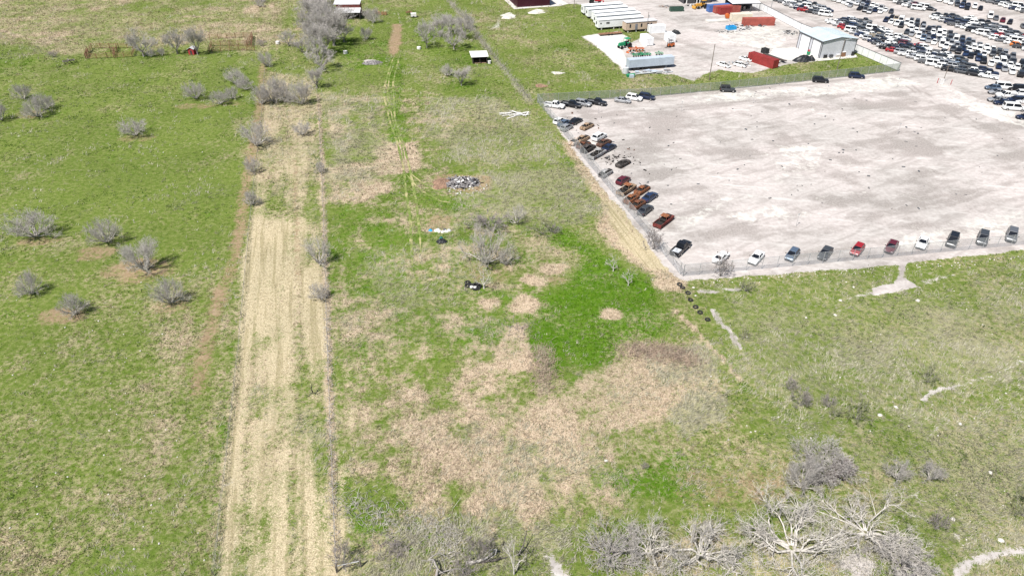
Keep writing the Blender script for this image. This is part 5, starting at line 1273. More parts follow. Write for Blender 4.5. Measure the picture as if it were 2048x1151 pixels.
# box trailer with pipes in front
o = thing('box_trailer', 'pale blue white box trailer with pipe heap in front of it', 'trailer', G(1257, 143), R(14.4), None)
m = MB(); ribbed(m, 15.6, 2.5, 2.5, 1.05, .55, .02); part('box_body', m, TRAILM, o)
part('frame_rail', MB().box((7.8, .6, .9), (15.2, .15, .25)).box((7.8, 1.9, .9), (15.2, .15, .25)), BLACKPL, o)
for x in (2.0, 3.2):
    for y in (.2, 2.3): part('wheel', MB().tube((x, y - .16, .5), (x, y + .16, .5), .5, .5, 14), TYRE, o)
for y in (.5, 2.0): part('landing_leg', MB().box((13.2, y, .45), (.14, .14, .9)), GALV, o)
part('under_skirt', MB().box((8.6, 1.25, .45), (8.0, 1.9, .75)), BLACKPL, o)
# white canopy
cc = G(1462, 25)
o = thing('canopy', 'open sided canopy with a broad white roof over dark stored goods', 'canopy', cc, R(6))
part('roof', MB().add([(0, -.3, 3.3), (12, -.3, 3.3), (11, 6.2, 4.3), (-1.2, 6.2, 4.3), (0, -.3, 3.42), (12, -.3, 3.42), (11, 6.2, 4.42), (-1.2, 6.2, 4.42)], [(3, 2, 1, 0), (4, 5, 6, 7), (0, 1, 5, 4), (1, 2, 6, 5), (2, 3, 7, 6), (3, 0, 4, 7)]), WHITEM, o)
part('fascia', MB().box((6, -.36, 3.3), (12.1, .08, .3)), TRIM, o)
for x in (.2, 4, 8, 11.8): part('post', MB().box((x, 0, 1.6), (.16, .16, 3.2)), TRIM, o); part('post', MB().box((x - .8 if x < 6 else x - 1, 5.8, 2.0), (.16, .16, 4.1)), TRIM, o)
part('rear_wall', MB().box((5.2, 6.0, 2.0), (12, .1, 3.9)), DARKB, o)
for i in range(7):
    tag(part('crate', MB().box((0, 0, .55), (1.1, 1.0, 1.1)).box((0, 0, 1.13), (1.15, 1.05, .06)), random.choice([WOODP, WOODD, DARKB])), ORD[i] + ' stored crate under the white canopy, counted from the red containers', 'crate', 'crates under the white canopy').location = (*uv(cc, 1.4 + i * 1.5, 2 + (i % 3) * .9), 0)
# dark building at the top edge
dc = G(1368, 8)
o = thing('dark_shed', 'low dark open shed with white posts at the top edge', 'shed', dc, R(10))
part('rear_wall', MB().box((7, 6, 1.9), (14.5, .2, 3.8)), DARKB, o); part('roof', MB().box((7, 3, 3.9), (15, 6.6, .25)), DARKB, o)
part('side_wall', MB().box((-.1, 3, 1.9), (.2, 6, 3.8)), DARKB, o); part('shutter', MB().box((3.3, .1, 1.9), (3.2, .15, 3.6)).box((9.6, .1, 1.9), (5.0, .15, 3.6)), DARKB, o)
for x in (1.0, 5.6, 7.0): part('post', MB().box((x, -.15, 1.9), (.4, .3, 3.8)), WHITEB, o)
# barn, sheds and huts on the farm side
bp = G(672, 40)
o = thing('barn', 'red barn with two pale tin roofs and a black open front', 'barn', bp, R(3))
part('wall', MB().box((4.5, 7.5, 2.3), (9.4, 5, 4.6)).box((-.1, 2.6, 1.3), (.12, 4.8, 2.6)), REDW, o)
part('upper_roof', MB().add([(-1.2, 4.4, 4.7), (9.4, 4.4, 4.7), (9.4, 10.6, 5.3), (-1.2, 10.6, 5.3), (-1.2, 4.4, 4.8), (9.4, 4.4, 4.8), (9.4, 10.6, 5.4), (-1.2, 10.6, 5.4)], [(3, 2, 1, 0), (4, 5, 6, 7), (0, 1, 5, 4), (1, 2, 6, 5), (2, 3, 7, 6), (3, 0, 4, 7)]), TINW, o)
part('lean_to_roof', MB().add([(-.5, -.3, 2.6), (9.8, -.3, 2.6), (9.6, 4.97, 3.3), (-.5, 4.97, 3.3), (-.5, -.3, 2.7), (9.8, -.3, 2.7), (9.6, 4.97, 3.4), (-.5, 4.97, 3.4)], [(3, 2, 1, 0), (4, 5, 6, 7), (0, 1, 5, 4), (1, 2, 6, 5), (2, 3, 7, 6), (3, 0, 4, 7)]), TINW, o)
for x in (.1, 3.2, 6.4, 9.5): part('post', MB().box((x, 0, 1.3), (.18, .18, 2.58)), WOODD, o)
part('stall_wall', MB().box((4.5, 4.9, 1.4), (9.3, .1, 2.8)).box((9.5, 2.6, 1.2), (.1, 4.6, 2.4)), WOODD, o)
sp = G(946, 128)
o = thing('open_shed', 'small shed with white flat roof and black open front beside the boundary fence', 'shed', sp, R(6))
part('roof', MB().add([(-.5, -.4, 2.2), (5.2, -.4, 2.3), (5.0, 5.2, 2.6), (-.9, 5.2, 2.6), (-.5, -.4, 2.3), (5.2, -.4, 2.4), (5.0, 5.2, 2.7), (-.9, 5.2, 2.7)], [(3, 2, 1, 0), (4, 5, 6, 7), (0, 1, 5, 4), (1, 2, 6, 5), (2, 3, 7, 6), (3, 0, 4, 7)]), WHITEB, o)
part('rear_wall', MB().box((2.3, 4.8, 1.2), (4.9, .1, 2.4)), WOODD, o)
for x in (-.05, 4.75): part('side_wall', MB().box((x, 2.4, 1.1), (.1, 4.7, 2.2)), WOODD, o)
for x in (0.1, 2.3, 4.6): part('post', MB().box((x, -.05, 1.1), (.14, .14, 2.2)), WOODD, o)
part('floor_litter', MB().box((2.3, 2.4, .15), (4.4, 4.2, .3), 0, 0, (.8, .8)), EARTHM, o)
for lab, px in (('white tub beside the open shed', (979, 127)),):
    tag(part('tub', MB().tube((0, 0, 0), (0, 0, .8), .5, .55, 12).tube((0, 0, .8), (0, 0, .86), .58, .58, 12), WHITEB), lab, 'tub').location = (*G(*px), 0)
o = thing('hut', 'tiny red hut with pale roof under the corral trees', 'hut', G(378, 110), R(-4))
part('wall', MB().box((.95, 1.0, .95), (1.9, 2.0, 1.9)), mat('bright_red_wall', (.33, .03, .035), .7), o)
part('roof', MB().add([(-.3, -.3, 1.85), (.95, -.3, 2.5), (2.2, -.3, 1.85), (-.3, 2.3, 1.85), (.95, 2.3, 2.5), (2.2, 2.3, 1.85), (-.3, -.3, 1.95), (.95, -.3, 2.6), (2.2, -.3, 1.95), (-.3, 2.3, 1.95), (.95, 2.3, 2.6), (2.2, 2.3, 1.95)], [(6, 7, 10, 9), (7, 8, 11, 10), (0, 3, 4, 1), (1, 4, 5, 2), (0, 1, 7, 6), (1, 2, 8, 7), (3, 9, 10, 4), (4, 10, 11, 5), (0, 6, 9, 3), (2, 5, 11, 8)]), TINW, o)
part('door', MB().box((.95, -.04, .8), (.7, .06, 1.5)), WOODD, o)
o = thing('utility_trailer', 'small white box trailer alone on the green beside the dirt track', 'trailer', G(822, 36), R(8))
part('box_body', MB().box((1.1, .8, 1.0), (2.2, 1.6, 1.2)), WHITEB, o); part('chassis', MB().box((1.1, .8, .34), (2.4, 1.3, .12)).box((2.7, .8, .34), (1.0, .1, .1)), BLACKPL, o)
for y in (.0, 1.6): part('wheel', MB().tube((1.1, y - .09, .33), (1.1, y + .09, .33), .33, .33, 12), TYRE, o)
for lab, px, h in (('white stock tank on the green beside the belt', (691, 107), .9), ('white drum at the end of the corral fence', (556, 88), .9), ('white stone cairn below the boundary grove', (838, 98), .7)):
    tag(part('tank', MB().tube((0, 0, 0), (0, 0, h), .75, .72, 14).tube((0, 0, h), (0, 0, h + .12), .72, .3, 14), WHITEB), lab, 'tank').location = (*G(*px), 0)

# ------------------------------------------------------------ poles and lamps
def pole(px, h, label, cat='utility pole', r=.14, top=None, m=POLE):
    o = thing('utility_pole' if r > .1 else 'lamp_post', label, cat, G(*px), R(15))
    part('pole', MB().tube((0, 0, -.3), (0, 0, h), r, r * .7, 10), m, o)
    if top == 'lamp': part('lamp_arm', MB().tube((0, 0, h - .3), (1.4, -.5, h + .1), .05, .04, 6), GALV, o); part('lamp_head', MB().box((1.6, -.55, h + .1), (.6, .25, .14), R(-18), 0, (.8, .8)), GALV, o)
    if top == 'cross': part('cross_arm', MB().box((0, 0, h - .5), (1.8, .12, .14)), m, o)
    if top == 'head': part('lamp_head', MB().box((0, 0, h + .06), (.42, .22, .12), 0, 0, (.7, .7)), GALV, o)
    if top == 'can': part('transformer', MB().tube((.25, -.1, h - 1.9), (.25, -.1, h - 1.1), .2, .2, 10), GALV, o)
    return o
pole((1418, 160.5), 11.0, 'tall wooden pole on the grass beside the white wrecked cars')
pole((1674, 138.5), height_of(1674, 138.5, 60), 'pole with lamp in front of the warehouse wall', top='lamp')
pole((1293, 66.5), height_of(1293, 66.5, 42), 'slim pole in front of the tan office', r=.11, top='can')
pole((1148, 17), 9, 'pole beside the burgundy building apron', r=.13, top='cross')
pole((1540, 27), 9.5, 'tall steel lamp pole just past the white wall', r=.13, m=GALV, top='lamp')
for i, (px, lab) in enumerate([((1506, 206), 'thin lamp post in the gravel lot nearest the square off-roader'), ((1652, 190), 'thin lamp post in the gravel lot below the black suv'), ((1793, 175), 'thin lamp post in the gravel lot below the end of the white wall'), ((1362, 223), 'thin lamp post in the gravel lot above the grey smears'), ((1197, 226), 'thin lamp post below the black pickups'), ((1592, 452), 'thin lamp post above the blue hatchback'), ((1795, 268), 'thin lamp post by the dark scrape')]):
    pole(px, 2.7, lab, 'lamp post', .04, 'head', GALV)
pole((1885, 166), 5.6, 'grey service pole with a white meter box between two red posts', r=.12, top='cross')
tag(part('meter_box', MB().box((0, 0, .7), (1.1, .6, 1.4)).box((0, 0, 1.43), (1.2, .7, .06)), WHITEB), 'white meter box at the foot of the service pole', 'meter box').location = (*G(1882, 168), 0)
for px, lab in (((1874, 166.5), 'red guard post nearer the white wall'), ((1901, 169.5), 'red guard post farther from the white wall')):
    tag(part('guard_post', MB().tube((0, 0, 0), (0, 0, 1.5), .09, .09, 10).tube((0, 0, 1.5), (0, 0, 1.56), .09, .03, 10), REDP), lab, 'guard post').location = (*G(*px), 0)

# ------------------------------------------------------------ machines of the storage yard
def tractor(px, ang, label, m, scale=1.0, loader=False):
    o = thing('tractor', label, 'tractor', G(*px), R(ang)); o.scale = (scale,) * 3
    part('hood', MB().box((1.2, 0, 1.25), (2.0, .8, .8), 0, 0, (.95, .75)).box((2.25, 0, 1.15), (.12, .7, .6)), m, o)
    part('fender', MB().box((-.7, .75, 1.5), (1.3, .5, .12), 0, 0, (.7, 1)).box((-.7, -.75, 1.5), (1.3, .5, .12), 0, 0, (.7, 1)), m, o)
    part('seat', MB().box((-.7, 0, 1.35), (.5, .5, .12)).box((-.95, 0, 1.65), (.1, .5, .6)), BLACKPL, o)
    part('roof', MB().box((-.5, 0, 2.6), (1.6, 1.4, .12), 0, 0, (.9, .9)), m, o)
    f = MB()
    for x in (.2, -1.2):
        for y in (-.6, .6): f.tube((x, y, 1.3), (x, y, 2.55), .05, .05, 5)
    part('cab_frame', f, BLACKPL, o); part('exhaust', MB().tube((1.5, .25, 1.6), (1.5, .25, 2.4), .05, .05, 6), BLACKPL, o)
    for y in (-.95, .95): part('wheel', MB().torus((0, 0, 0), .58, .24, n=16, k=6, tilt=(R(90), 0)).tube((0, -.15, 0), (0, .15, 0), .4, .4, 10, 0), TYRE, o).location = (-.8, y, .82)
    for y in (-.75, .75): part('front_wheel', MB().torus((0, 0, 0), .34, .16, n=14, k=6, tilt=(R(90), 0)).tube((0, -.1, 0), (0, .1, 0), .22, .22, 10, 0), TYRE, o).location = (1.7, y, .5)
    if loader: part('loader_arm', MB().box((1.5, .65, 1.3), (2.6, .12, .2), 0, 0).box((1.5, -.65, 1.3), (2.6, .12, .2)).box((3.0, 0, .6), (.5, 1.9, .8), 0, 0, (.6, 1)), m, o)
    return o
tractor((1250, 96), -150, 'green tractor with black wheels on the white slab', GREENM, 1.25)
tractor((1188, 8), -10, 'red tractor with black wheels behind the mobile offices', REDP, 1.3, True)
tractor((1403, 17), 200, 'orange yellow loader beside the blue container', YELLOWM, 1.25, True)
o = thing('forklift', 'orange forklift in front of the short white container', 'forklift', G(1341, 94), R(-150))
part('chassis', MB().box((0, 0, .75), (2.0, 1.2, .8), 0, 0, (.85, .9)), ORANGEM, o); part('counterweight', MB().box((-1.1, 0, .85), (.6, 1.2, 1.0), 0, 0, (.7, .9)), ORANGEM, o)
part('mast', MB().box((1.2, .4, 1.5), (.14, .12, 3.0)).box((1.2, -.4, 1.5), (.14, .12, 3.0)).box((1.2, 0, 2.95), (.12, .9, .1)), BLACKPL, o)
for y in (-.3, .3): part('fork', MB().box((1.9, y, .15), (1.3, .14, .06)), BLACKPL, o)
f = MB()
for x in (-.7, .8):
    for y in (-.5, .5): f.tube((x, y, 1.1), (x * .8, y, 2.3), .04, .04, 5)
f.box((.05, 0, 2.32), (1.3, 1.1, .06)); part('roll_cage', f, BLACKPL, o)
for x in (-.8, .8):
    for y in (-.6, .6): part('wheel', MB().tube((x, y - .12, .38), (x, y + .12, .38), .38, .38, 12), TYRE, o)
def implement(px, ang, label, m, L, n=5):
    o = thing('farm_implement', label, 'farm implement', G(*px), R(ang))
    part('frame', MB().box((L / 2, 0, .9), (L, .22, .24)).box((L / 2, 1.4, .9), (L, .22, .24)).box((.1, .7, .9), (.2, 1.6, .2)).box((L - .1, .7, .9), (.2, 1.6, .2)).box((L / 2, .7, 1.2), (.3, 2.2, .3)), m, o)
    for i in range(n): part('disc', MB().tube((.4 + i * (L - .8) / max(1, n - 1), .7, .42), (.5 + i * (L - .8) / max(1, n - 1), .7, .42), .42, .42, 10), BLACKPL, o)
    return o
implement((1259, 104), 8, 'orange red loader frame lying beside the green tractor', ORANGEM, 5.2)
implement((1266, 116), 10, 'long green disc harrow behind the box trailer', GREENM, 6.4, 8)
implement((1312, 113), 10, 'short faded green harrow behind the box trailer end', mat('faded_green', (.16, .30, .20), .7), 2.6, 3)
implement((128, 130), 40, 'grey rusty farm implement alone by the green dip', POSTW, 3.6, 4)
implement((812, 30), 5, 'rust brown implement by the sandy track near the barn', RUSTY, 2.4, 3)
for i, px in enumerate([(752, 27), (758, 29), (765, 30), (771, 30)]):
    tag(part('hay_bale', MB().tube((0, -.6, .6), (0, .6, .6), .6, .6, 14).tube((0, -.62, .6), (0, .62, .6), .25, .25, 8), mat('old_hay', (.26, .16, .08), .95, vary=.3, bump=.5)), ('first', 'second', 'third', 'fourth')[i] + ' old brown hay bale from the barn in the bale row', 'hay bale', 'row of old hay bales').location = (*G(*px), 0)
def heap(px, rx, ry, h, label, m, name, cat, seed=1, kind=None, ang=14):
    b = MB(); n, k = 22, 7; rr = random.Random(seed)
    ph = [rr.uniform(0, 6) for _ in range(8)]
    def rad(g): return 1 + .16 * math.sin(2 * g + ph[0]) + .12 * math.sin(3 * g + ph[1]) + .09 * math.sin(5 * g + ph[2])
    rings = []
    for j in range(k):
        t = j / (k - 1); z = h * (1 - (1 - t) ** 1.6) * (1 if j else 0) - (.05 if j == 0 else 0)
        rings.append([(rx * rad(6.2832 * i / n) * (1 - t * .93) * rr.uniform(.92, 1.06), ry * rad(6.2832 * i / n) * (1 - t * .93) * rr.uniform(.92, 1.06), z * rr.uniform(.82, 1.12)) for i in [*range(n)]])
        rings[-1] = [(x * math.cos(0) - 0, y, z) for (x, y, z), i in zip(rings[-1], range(n))]
    b.v = []; 
    for ring_ in rings:
        for i, (x, y, z) in enumerate(ring_):
            g = 6.2832 * i / n; b.v.append((x * math.cos(g), y * math.sin(g), z))
    for j in range(k - 1):
        for i in range(n): b.f.append([j * n + i, j * n + (i + 1) % n, (j + 1) * n + (i + 1) % n, (j + 1) * n + i]); b.m.append(0)
    b.f.append([(k - 1) * n + i for i in range(n)]); b.m.append(0)
    o = part(name, b, m); o.location = (*G(*px), 0); o.rotation_euler[2] = R(ang)
    return tag(o, label, cat, None, kind)
heap((1349, 68), 2.1, 1.5, 1.5, 'black tarp heap on the gravel beside the white containers', TARP, 'tarp_heap', 'tarp', 3)
heap((1606, 122), 3.4, 1.9, 1.9, 'big black tarp heap in front of the warehouse door', TARP, 'tarp_heap', 'tarp', 4, ang=8)
heap((1621, 121), 1.4, 1.1, 1.7, 'round end of black sheeting beside the big tarp heap', TARP, 'tarp_heap', 'tarp', 5)
heap((1014, 36), 2.6, 1.6, .8, 'white sand pile at the corner of the burgundy building', STONE, 'sand_pile', 'sand pile', 6)
heap((1072, 26), 3.4, 1.8, .9, 'white sand pile in front of the burgundy building', STONE, 'sand_pile', 'sand pile', 7)
heap((745, 127), 3.0, 1.8, .9, 'low heap of brush and junk on the pale ground left of the dirt track', ASH, 'brush_heap', 'heap', 8)
heap((1116, 147), 1.6, .9, .4, 'low pale rubble heap in the grass beyond the screened fence', STONE, 'rubble_heap', 'heap', 9)
heap((1082, 172), 1.9, 1.5, .35, 'low brown earth heap in the grass beyond the screened fence', EARTHM, 'earth_heap', 'heap', 10)
# flat trailers and goods round the warehouse
def flatbed(px, ang, L, W, label, m=WOODP, z=.75):
    o = thing('flatbed_trailer', label, 'trailer', G(*px), R(ang))
    n = int(W / .28)
    for i in range(n): part('plank', MB().box((L / 2, (i + .5) * W / n, z), (L, W / n - .03, .07)), m, o)
    part('chassis', MB().box((L / 2, .12, z - .14), (L, .14, .2)).box((L / 2, W - .12, z - .14), (L, .14, .2)).box((L + .8, W / 2, z - .14), (1.7, .12, .12)), BLACKPL, o)
    for x in (L * .38, L * .52):
        for y in (-.02, W + .02): part('wheel', MB().tube((x, y - .1, .34), (x, y + .1, .34), .34, .34, 12), TYRE, o)
    return o
flatbed((1562, 127), 118, 8.5, 2.4, 'flatbed trailer with pale deck beside the dark red container')
flatbed((1573, 126), 118, 9.5, 1.3, 'narrow dark flatbed trailer next to the pale decked one', WOODD)
flatbed((1200, 73), 16, 9, 2.2, 'low rusty trailer loaded along the edge of the white slab', RUSTY, .55)
container((1537, 107), 2.0, 118, 'black hooded bin at the head of the flatbed trailer', BLACKPL, None, 1.6, 1.5)
for i, (px, lab, m, d) in enumerate([((1649, 116), 'black generator box at the warehouse wall, nearest the corner', BLACKPL, (1.3, .8, 1.0)), ((1661, 115.5), 'second dark box along the warehouse wall', TRIM, (1.2, .9, .9)), ((1675, 114), 'grey pallet box under the pole at the warehouse wall', WOODP, (1.4, .9, .8)), ((1685, 113), 'brown box with pale lid at the warehouse wall', RUSTY, (1.3, 1.0, 1.5)), ((1704, 111.5), 'black bin at the far corner of the warehouse wall', BLACKPL, (.8, .8, 1.3))]):
    o = thing('equipment_box', lab, 'box', G(*px), AX)
    part('body', MB().box((0, 0, d[2] / 2), d, 0, 0, (.95, .95)), m, o); part('lid', MB().box((0, 0, d[2] + .05), (d[0] * 1.03, d[1] * 1.03, .09)), WHITEB if i in (2, 3) else BLACKPL, o)
o = thing('air_compressor', 'green tank machine with a red top beside the warehouse door', 'machine', G(1616, 110), R(15))
part('tank', MB().tube((0, -.5, .75), (0, .5, .75), .42, .42, 12).box((0, 0, .3), (.6, .8, .5)), GREENM, o); part('motor', MB().box((0, 0, 1.45), (.45, .5, .6), 0, 0, (.7, .7)), REDP, o)
for px, hd, lab, kd in (((1447, 133), -50, 'white wrecked sedan with black open bonnet beside the tall pole', 'sedan'), ((1480, 133), -42, 'white wrecked car without glass, in the middle of the white wrecks', 'hatchback'), ((1491, 121), -46, 'white stripped coupe beside the dark red container', 'coupe')):
    c_ = wreck(kd, 'white', G(*px), hd, lab); c_['group'] = 'white wrecks in the storage yard'
    repaint([k for k in c_.children if k.name.startswith('body')][0], PAINT['white'])
o = thing('dumpster', 'dark green open dumpster at the roadside in the storage yard', 'dumpster', G(1341, 24), R(6))
part('bin', MB().box((2.8, 1.1, .06), (5.6, 2.2, .12)).box((2.8, .05, .85), (5.6, .1, 1.6)).box((2.8, 2.15, .85), (5.6, .1, 1.6)).box((.05, 1.1, .85), (.1, 2.0, 1.6)).box((5.55, 1.1, .85), (.1, 2.0, 1.6)), DUMP, o)
for i in range(9): part('rib', MB().box((.35 + i * .61, -.05, .85), (.12, .1, 1.5)), DUMP, o)
o = thing('blue_bin', 'bright blue open bin among scrap beside the faded red container', 'bin', G(1457, 61), R(16))
part('wall', MB().box((1.7, .05, .6), (3.4, .1, 1.2)).box((1.7, 2.35, .6), (3.4, .1, 1.2)).box((.05, 1.2, .6), (.1, 2.2, 1.2)).box((3.35, 1.2, .6), (.1, 2.2, 1.2)), BLUEP, o); part('base', MB().box((1.7, 1.2, .1), (3.3, 2.2, .2)), BLUEP, o)
o = thing('water_tank', 'white plastic tank beside the end of the box trailer', 'tank', G(1251, 147), 0)
part('tank_body', MB().tube((0, 0, .1), (0, 0, 1.9), .95, .95, 18).tube((0, 0, 1.9), (0, 0, 2.2), .95, .3, 18), PIPEW, o); part('lid', MB().tube((0, 0, 2.2), (0, 0, 2.32), .25, .25, 10), BLACKPL, o)
o = thing('feed_trough', 'green trough with a grey box at the corner of the box trailer', 'trough', G(1256, 155), R(14))
part('trough', MB().box((1, .5, .4), (2.4, 1.0, .8), 0, 0, (1.1, 1.2)), GREENM, o); part('box_lid', MB().box((1, -.5, .45), (1.3, .8, .9)), TRAILM, o)
rp = random.Random(3)
for i in range(22):                                       # pipes and panels heaped before the box trailer
    u_, v_ = rp.uniform(.8, 13), rp.uniform(-3.6, -.9); L = rp.uniform(1.2, 4.0)
    p = uv(G(1262, 144), u_, v_ - .4)
    if i % 2:
        ob = part('pipe', MB().tube((-L / 2, 0, .22), (L / 2, 0, .22), .17, .17, 10).tube((-L / 2 - .01, 0, .22), (-L / 2 + .2, 0, .22), .2, .2, 10), PIPEW)
        tag(ob, 'white pipe lying in the heap before the box trailer', 'pipe', 'white pipes before the box trailer')
    else:
        ob = part('panel', MB().box((0, 0, .25), (L * .6, 1.1, .35), 0, 0, (.97, .94)).box((0, 0, .46), (L * .5, .9, .06)), rp.choice([PIPEW, TRAILM, GALV, GREYB]))
        tag(ob, 'pale metal panel pack in the heap before the box trailer', 'panel', 'panel packs before the box trailer')
    ob.location = (*p, rp.uniform(0, .3)); ob.rotation_euler = (0, rp.uniform(-.04, .04), AX + rp.gauss(0, .16))
def scatter(px, rx, ry, n, mats, label, size=(.2, .9), seed=1, name='debris', hmax=.4, ang=0):
    b = MB(); rr = random.Random(seed); c = G(*px)
    for i in range(n):
        r_, g = math.sqrt(rr.random()), rr.uniform(0, 6.28)
        L = rr.uniform(*size)
        b.box((rx * r_ * math.cos(g), ry * r_ * math.sin(g), rr.uniform(.02, hmax) * (1.1 - r_)+ .05), (L, L * rr.uniform(.15, .6), rr.uniform(.03, .25)), rr.uniform(0, 3.14), rr.randrange(len(mats)), (rr.uniform(.7, 1), rr.uniform(.7, 1)), rr.uniform(-.3, .3))
    o = part(name, b, mats); o.location = (*c, 0); o.rotation_euler[2] = R(ang); return tag(o, label, None, None, 'stuff')
scatter((1478, 55), 4.5, 4.5, 90, [WHITEB, PIPEW, GREYB, TRIM, WOODP], 'scrap strewn beside the blue bin', (.3, 1.4), 2, hmax=1.0)
scatter((1455, 64), 5, 2.5, 40, [WHITEB, TRIM, WOODP], 'scrap strewn in front of the blue bin', (.3, 1.0), 3)
scatter((1515, 52), 3.5, 1.4, 26, [BLACKPL, TRIM, GALV], 'dark parts in front of the faded red container', (.4, 1.5), 4, hmax=.8)
scatter((1583, 66), 3, 3, 40, [BLACKPL, TRIM, WHITEB], 'dark scrap behind the warehouse corner', (.3, 1.2), 5, hmax=1.0)
scatter((1275, 106), 4, 3, 60, [GREENM, ORANGEM, TRIM, RUSTY], 'machine parts around the green tractor', (.3, 1.3), 6, hmax=.9)
scatter((1480, 128), 4, 3, 40, [WHITEB, TRIM, GALV], 'loose white car panels between the wrecks', (.4, 1.6), 7, hmax=.5)
scatter((1210, 12), 6, 2, 40, [BLACKPL, REDP, TRIM], 'dark implements behind the red tractor', (.4, 1.8), 8, hmax=1.2)
scatter((1330, 14), 3, 2, 14, [TRIM, RUSTY], 'scrap at the road edge', (.3, .9), 9)
scatter((1388, 12), 4, 1.6, 30, [BLACKPL, TRIM, WHITEB], 'dark junk in front of the dark shed', (.4, 1.5), 10, hmax=1.0)
tag(part('concrete_slab', MB().box((4.2, 1.6, .22), (8.4, 3.2, .44)), CONC), 'long pale concrete slab in front of the cream container', 'slab').matrix_world = Matrix.Translation((*G(1417, 46), 0)) @ Matrix.Rotation(R(14.5), 4, 'Z')
tag(part('orange_tank', MB().tube((0, -.7, .95), (0, .7, .95), .9, .9, 14).tube((0, -.75, .95), (0, .75, .95), .55, .55, 12), ORANGEM), 'round orange drum between slab and cream container', 'drum').location = (*G(1454, 37), 0)
for px in ((1205, 10), (1233, 7)): pass
scatter((1222, 310), 7, 32, 46, [CHAR, BURNT['brown'], TRIM], 'dark car scraps strewn along the wrecks', (.2, 1.0), 11, hmax=.12, ang=14.5)
scatter((1560, 260), 60, 45, 120, [TRIM, GREYB, TRIM], 'scraps and clods strewn over the gravel lot', (.2, .8), 12, hmax=.1)
scatter((1240, 322), 5, 4, 40, [CHAR, BURNT['black']], 'charred scraps around the black burnt coupe', (.2, .9), 13, hmax=.15)
# ------------------------------------------------------------ rubbish, tyres, logs and stones of the fields
o = thing('rubbish_heap', 'burnt rubbish heap of grey boards and ash on reddish bare earth', 'rubbish heap', G(925, 366), R(4))
hm = heap((925, 366), 3.8, 3.0, .9, None, ASH, 'ash_mound', None, 21); hm.parent = o; hm.location = (0, 0, 0); hm.rotation_euler = (0, 0, 0)
em = heap((888, 364), 2.4, 2.6, .8, None, EARTHM, 'earth_mound', None, 22); em.parent = o; em.location = (-4.6, .2, 0); em.rotation_euler = (0, 0, 0)
rr = random.Random(9)
for i in range(110):
    r_, g = math.sqrt(rr.random()), rr.uniform(0, 6.28); x, y = 3.9 * r_ * math.cos(g), 3.2 * r_ * math.sin(g)
    L = rr.uniform(.4, 2.2); z = .95 * (1 - r_) + rr.uniform(.05, .3)
    q = part('plank', MB().box((0, 0, 0), (L, rr.uniform(.08, .3), .06)), rr.choice([GREYB, WHITEB, TRIM, CHAR, GREYB, GREYB, CHAR, GREYB]), o)
    q.location = (x, y, z); q.rotation_euler = (rr.gauss(0, .25), rr.gauss(0, .25), rr.uniform(0, 3.14))
for i in range(24):
    r_, g = math.sqrt(rr.random()), rr.uniform(0, 6.28); q = part('sheet', MB().box((0, 0, 0), (rr.uniform(.4, 1.1), rr.uniform(.3, .8), .08), 0, 0, (.8, .7)), rr.choice([WHITEB, GREYB, CHAR, CHAR]), o)
    q.location = (3.6 * r_ * math.cos(g), 2.9 * r_ * math.sin(g), .9 * (1 - r_) + .25); q.rotation_euler = (rr.gauss(0, .4), rr.gauss(0, .4), rr.uniform(0, 3.14))
scatter((930, 374), 5.2, 3.6, 110, [WOODP, WHITEB, EARTHM], 'rubble strewn round the rubbish heap', (.15, .5), 14, hmax=.12)
for i, (px, m) in enumerate([((872, 462), WHITEB), ((879, 463), WHITEB), ((886, 464), WHITEB), ((892, 463), WHITEB), ((898, 461), PIPEW), ((861, 461), BLUEP), ((876, 460), WHITEB), ((890, 460), TRIM)]):
    tag(heap(px, .42, .36, .42, None, m, 'rubbish_bag', None, 30 + i), ORD[i] + ' white rubbish bag along the row, counted from the blue bag' if m in (WHITEB, PIPEW) else ('small blue bag at the end of the white bags' if m is BLUEP else 'dark bag behind the white bags'), 'rubbish bag', 'row of rubbish bags')
heap((883, 484), 1.0, .8, .8, 'black plastic sack pile below the white bags', TARP, 'rubbish_sack', 'sack', 41)
heap((883, 481), .6, .5, .95, 'teal crate cover lying on the black sack pile', mat('teal_plastic', (.03, .16, .14), .6), 'crate_cover', 'cover', 42)
def tyre(px, label, group, tilt=(0, 0), z=0.0, R_=.33, off=(0, 0)):
    o = link('tyre', shared(('tyre', R_), lambda: MB().torus((0, 0, 0), R_, R_ * .36, n=18, k=8).mesh('tyre', TYRE, True)))
    c = G(*px); o.location = (c[0] + off[0], c[1] + off[1], R_ * .38 + z); o.rotation_euler = (tilt[0], tilt[1], 0)
    return tag(o, label, 'tyre', group)
TG = 'old tyres in a line below the fence corner'
for px, lab in [((1359, 569), 'tyre at the head of the line, touching the fence corner gravel'), ((1365, 575), 'tyre lying against the first tyre of the line'), ((1376, 586), 'third tyre down the line from the fence corner'), ((1381, 600), 'tyre halfway down the line on green grass'), ((1391, 614), 'tyre half buried beside the bare gully'), ((1400, 625), 'tyre second from the near end of the line'), ((1415, 639), 'last tyre of the line at its near end')]:
    tyre(px, lab, TG, (R(rr.uniform(-9, 9)), R(rr.uniform(-9, 9))), -.05, .37)
for i in range(11):
    tyre((946 + rr.uniform(-12, 14), 571 + rr.uniform(-6, 7)), 'black tyre in the pile under the thin bush', 'tyre pile under the thin bush', (R(rr.uniform(-14, 14)), R(rr.uniform(-14, 14))), rr.choice([0, 0, .22, .3]), .40)
for px in ((943, 577), (950, 577)):
    tag(part('wheel_rim', MB().tube((0, 0, .30), (0, 0, .50), .30, .27, 14).tube((0, 0, .50), (0, 0, .52), .14, .12, 8), WHITEB), 'white wheel rim lying on the tyre pile', 'wheel rim', 'two white rims on the tyre pile').location = (*G(*px), 0)
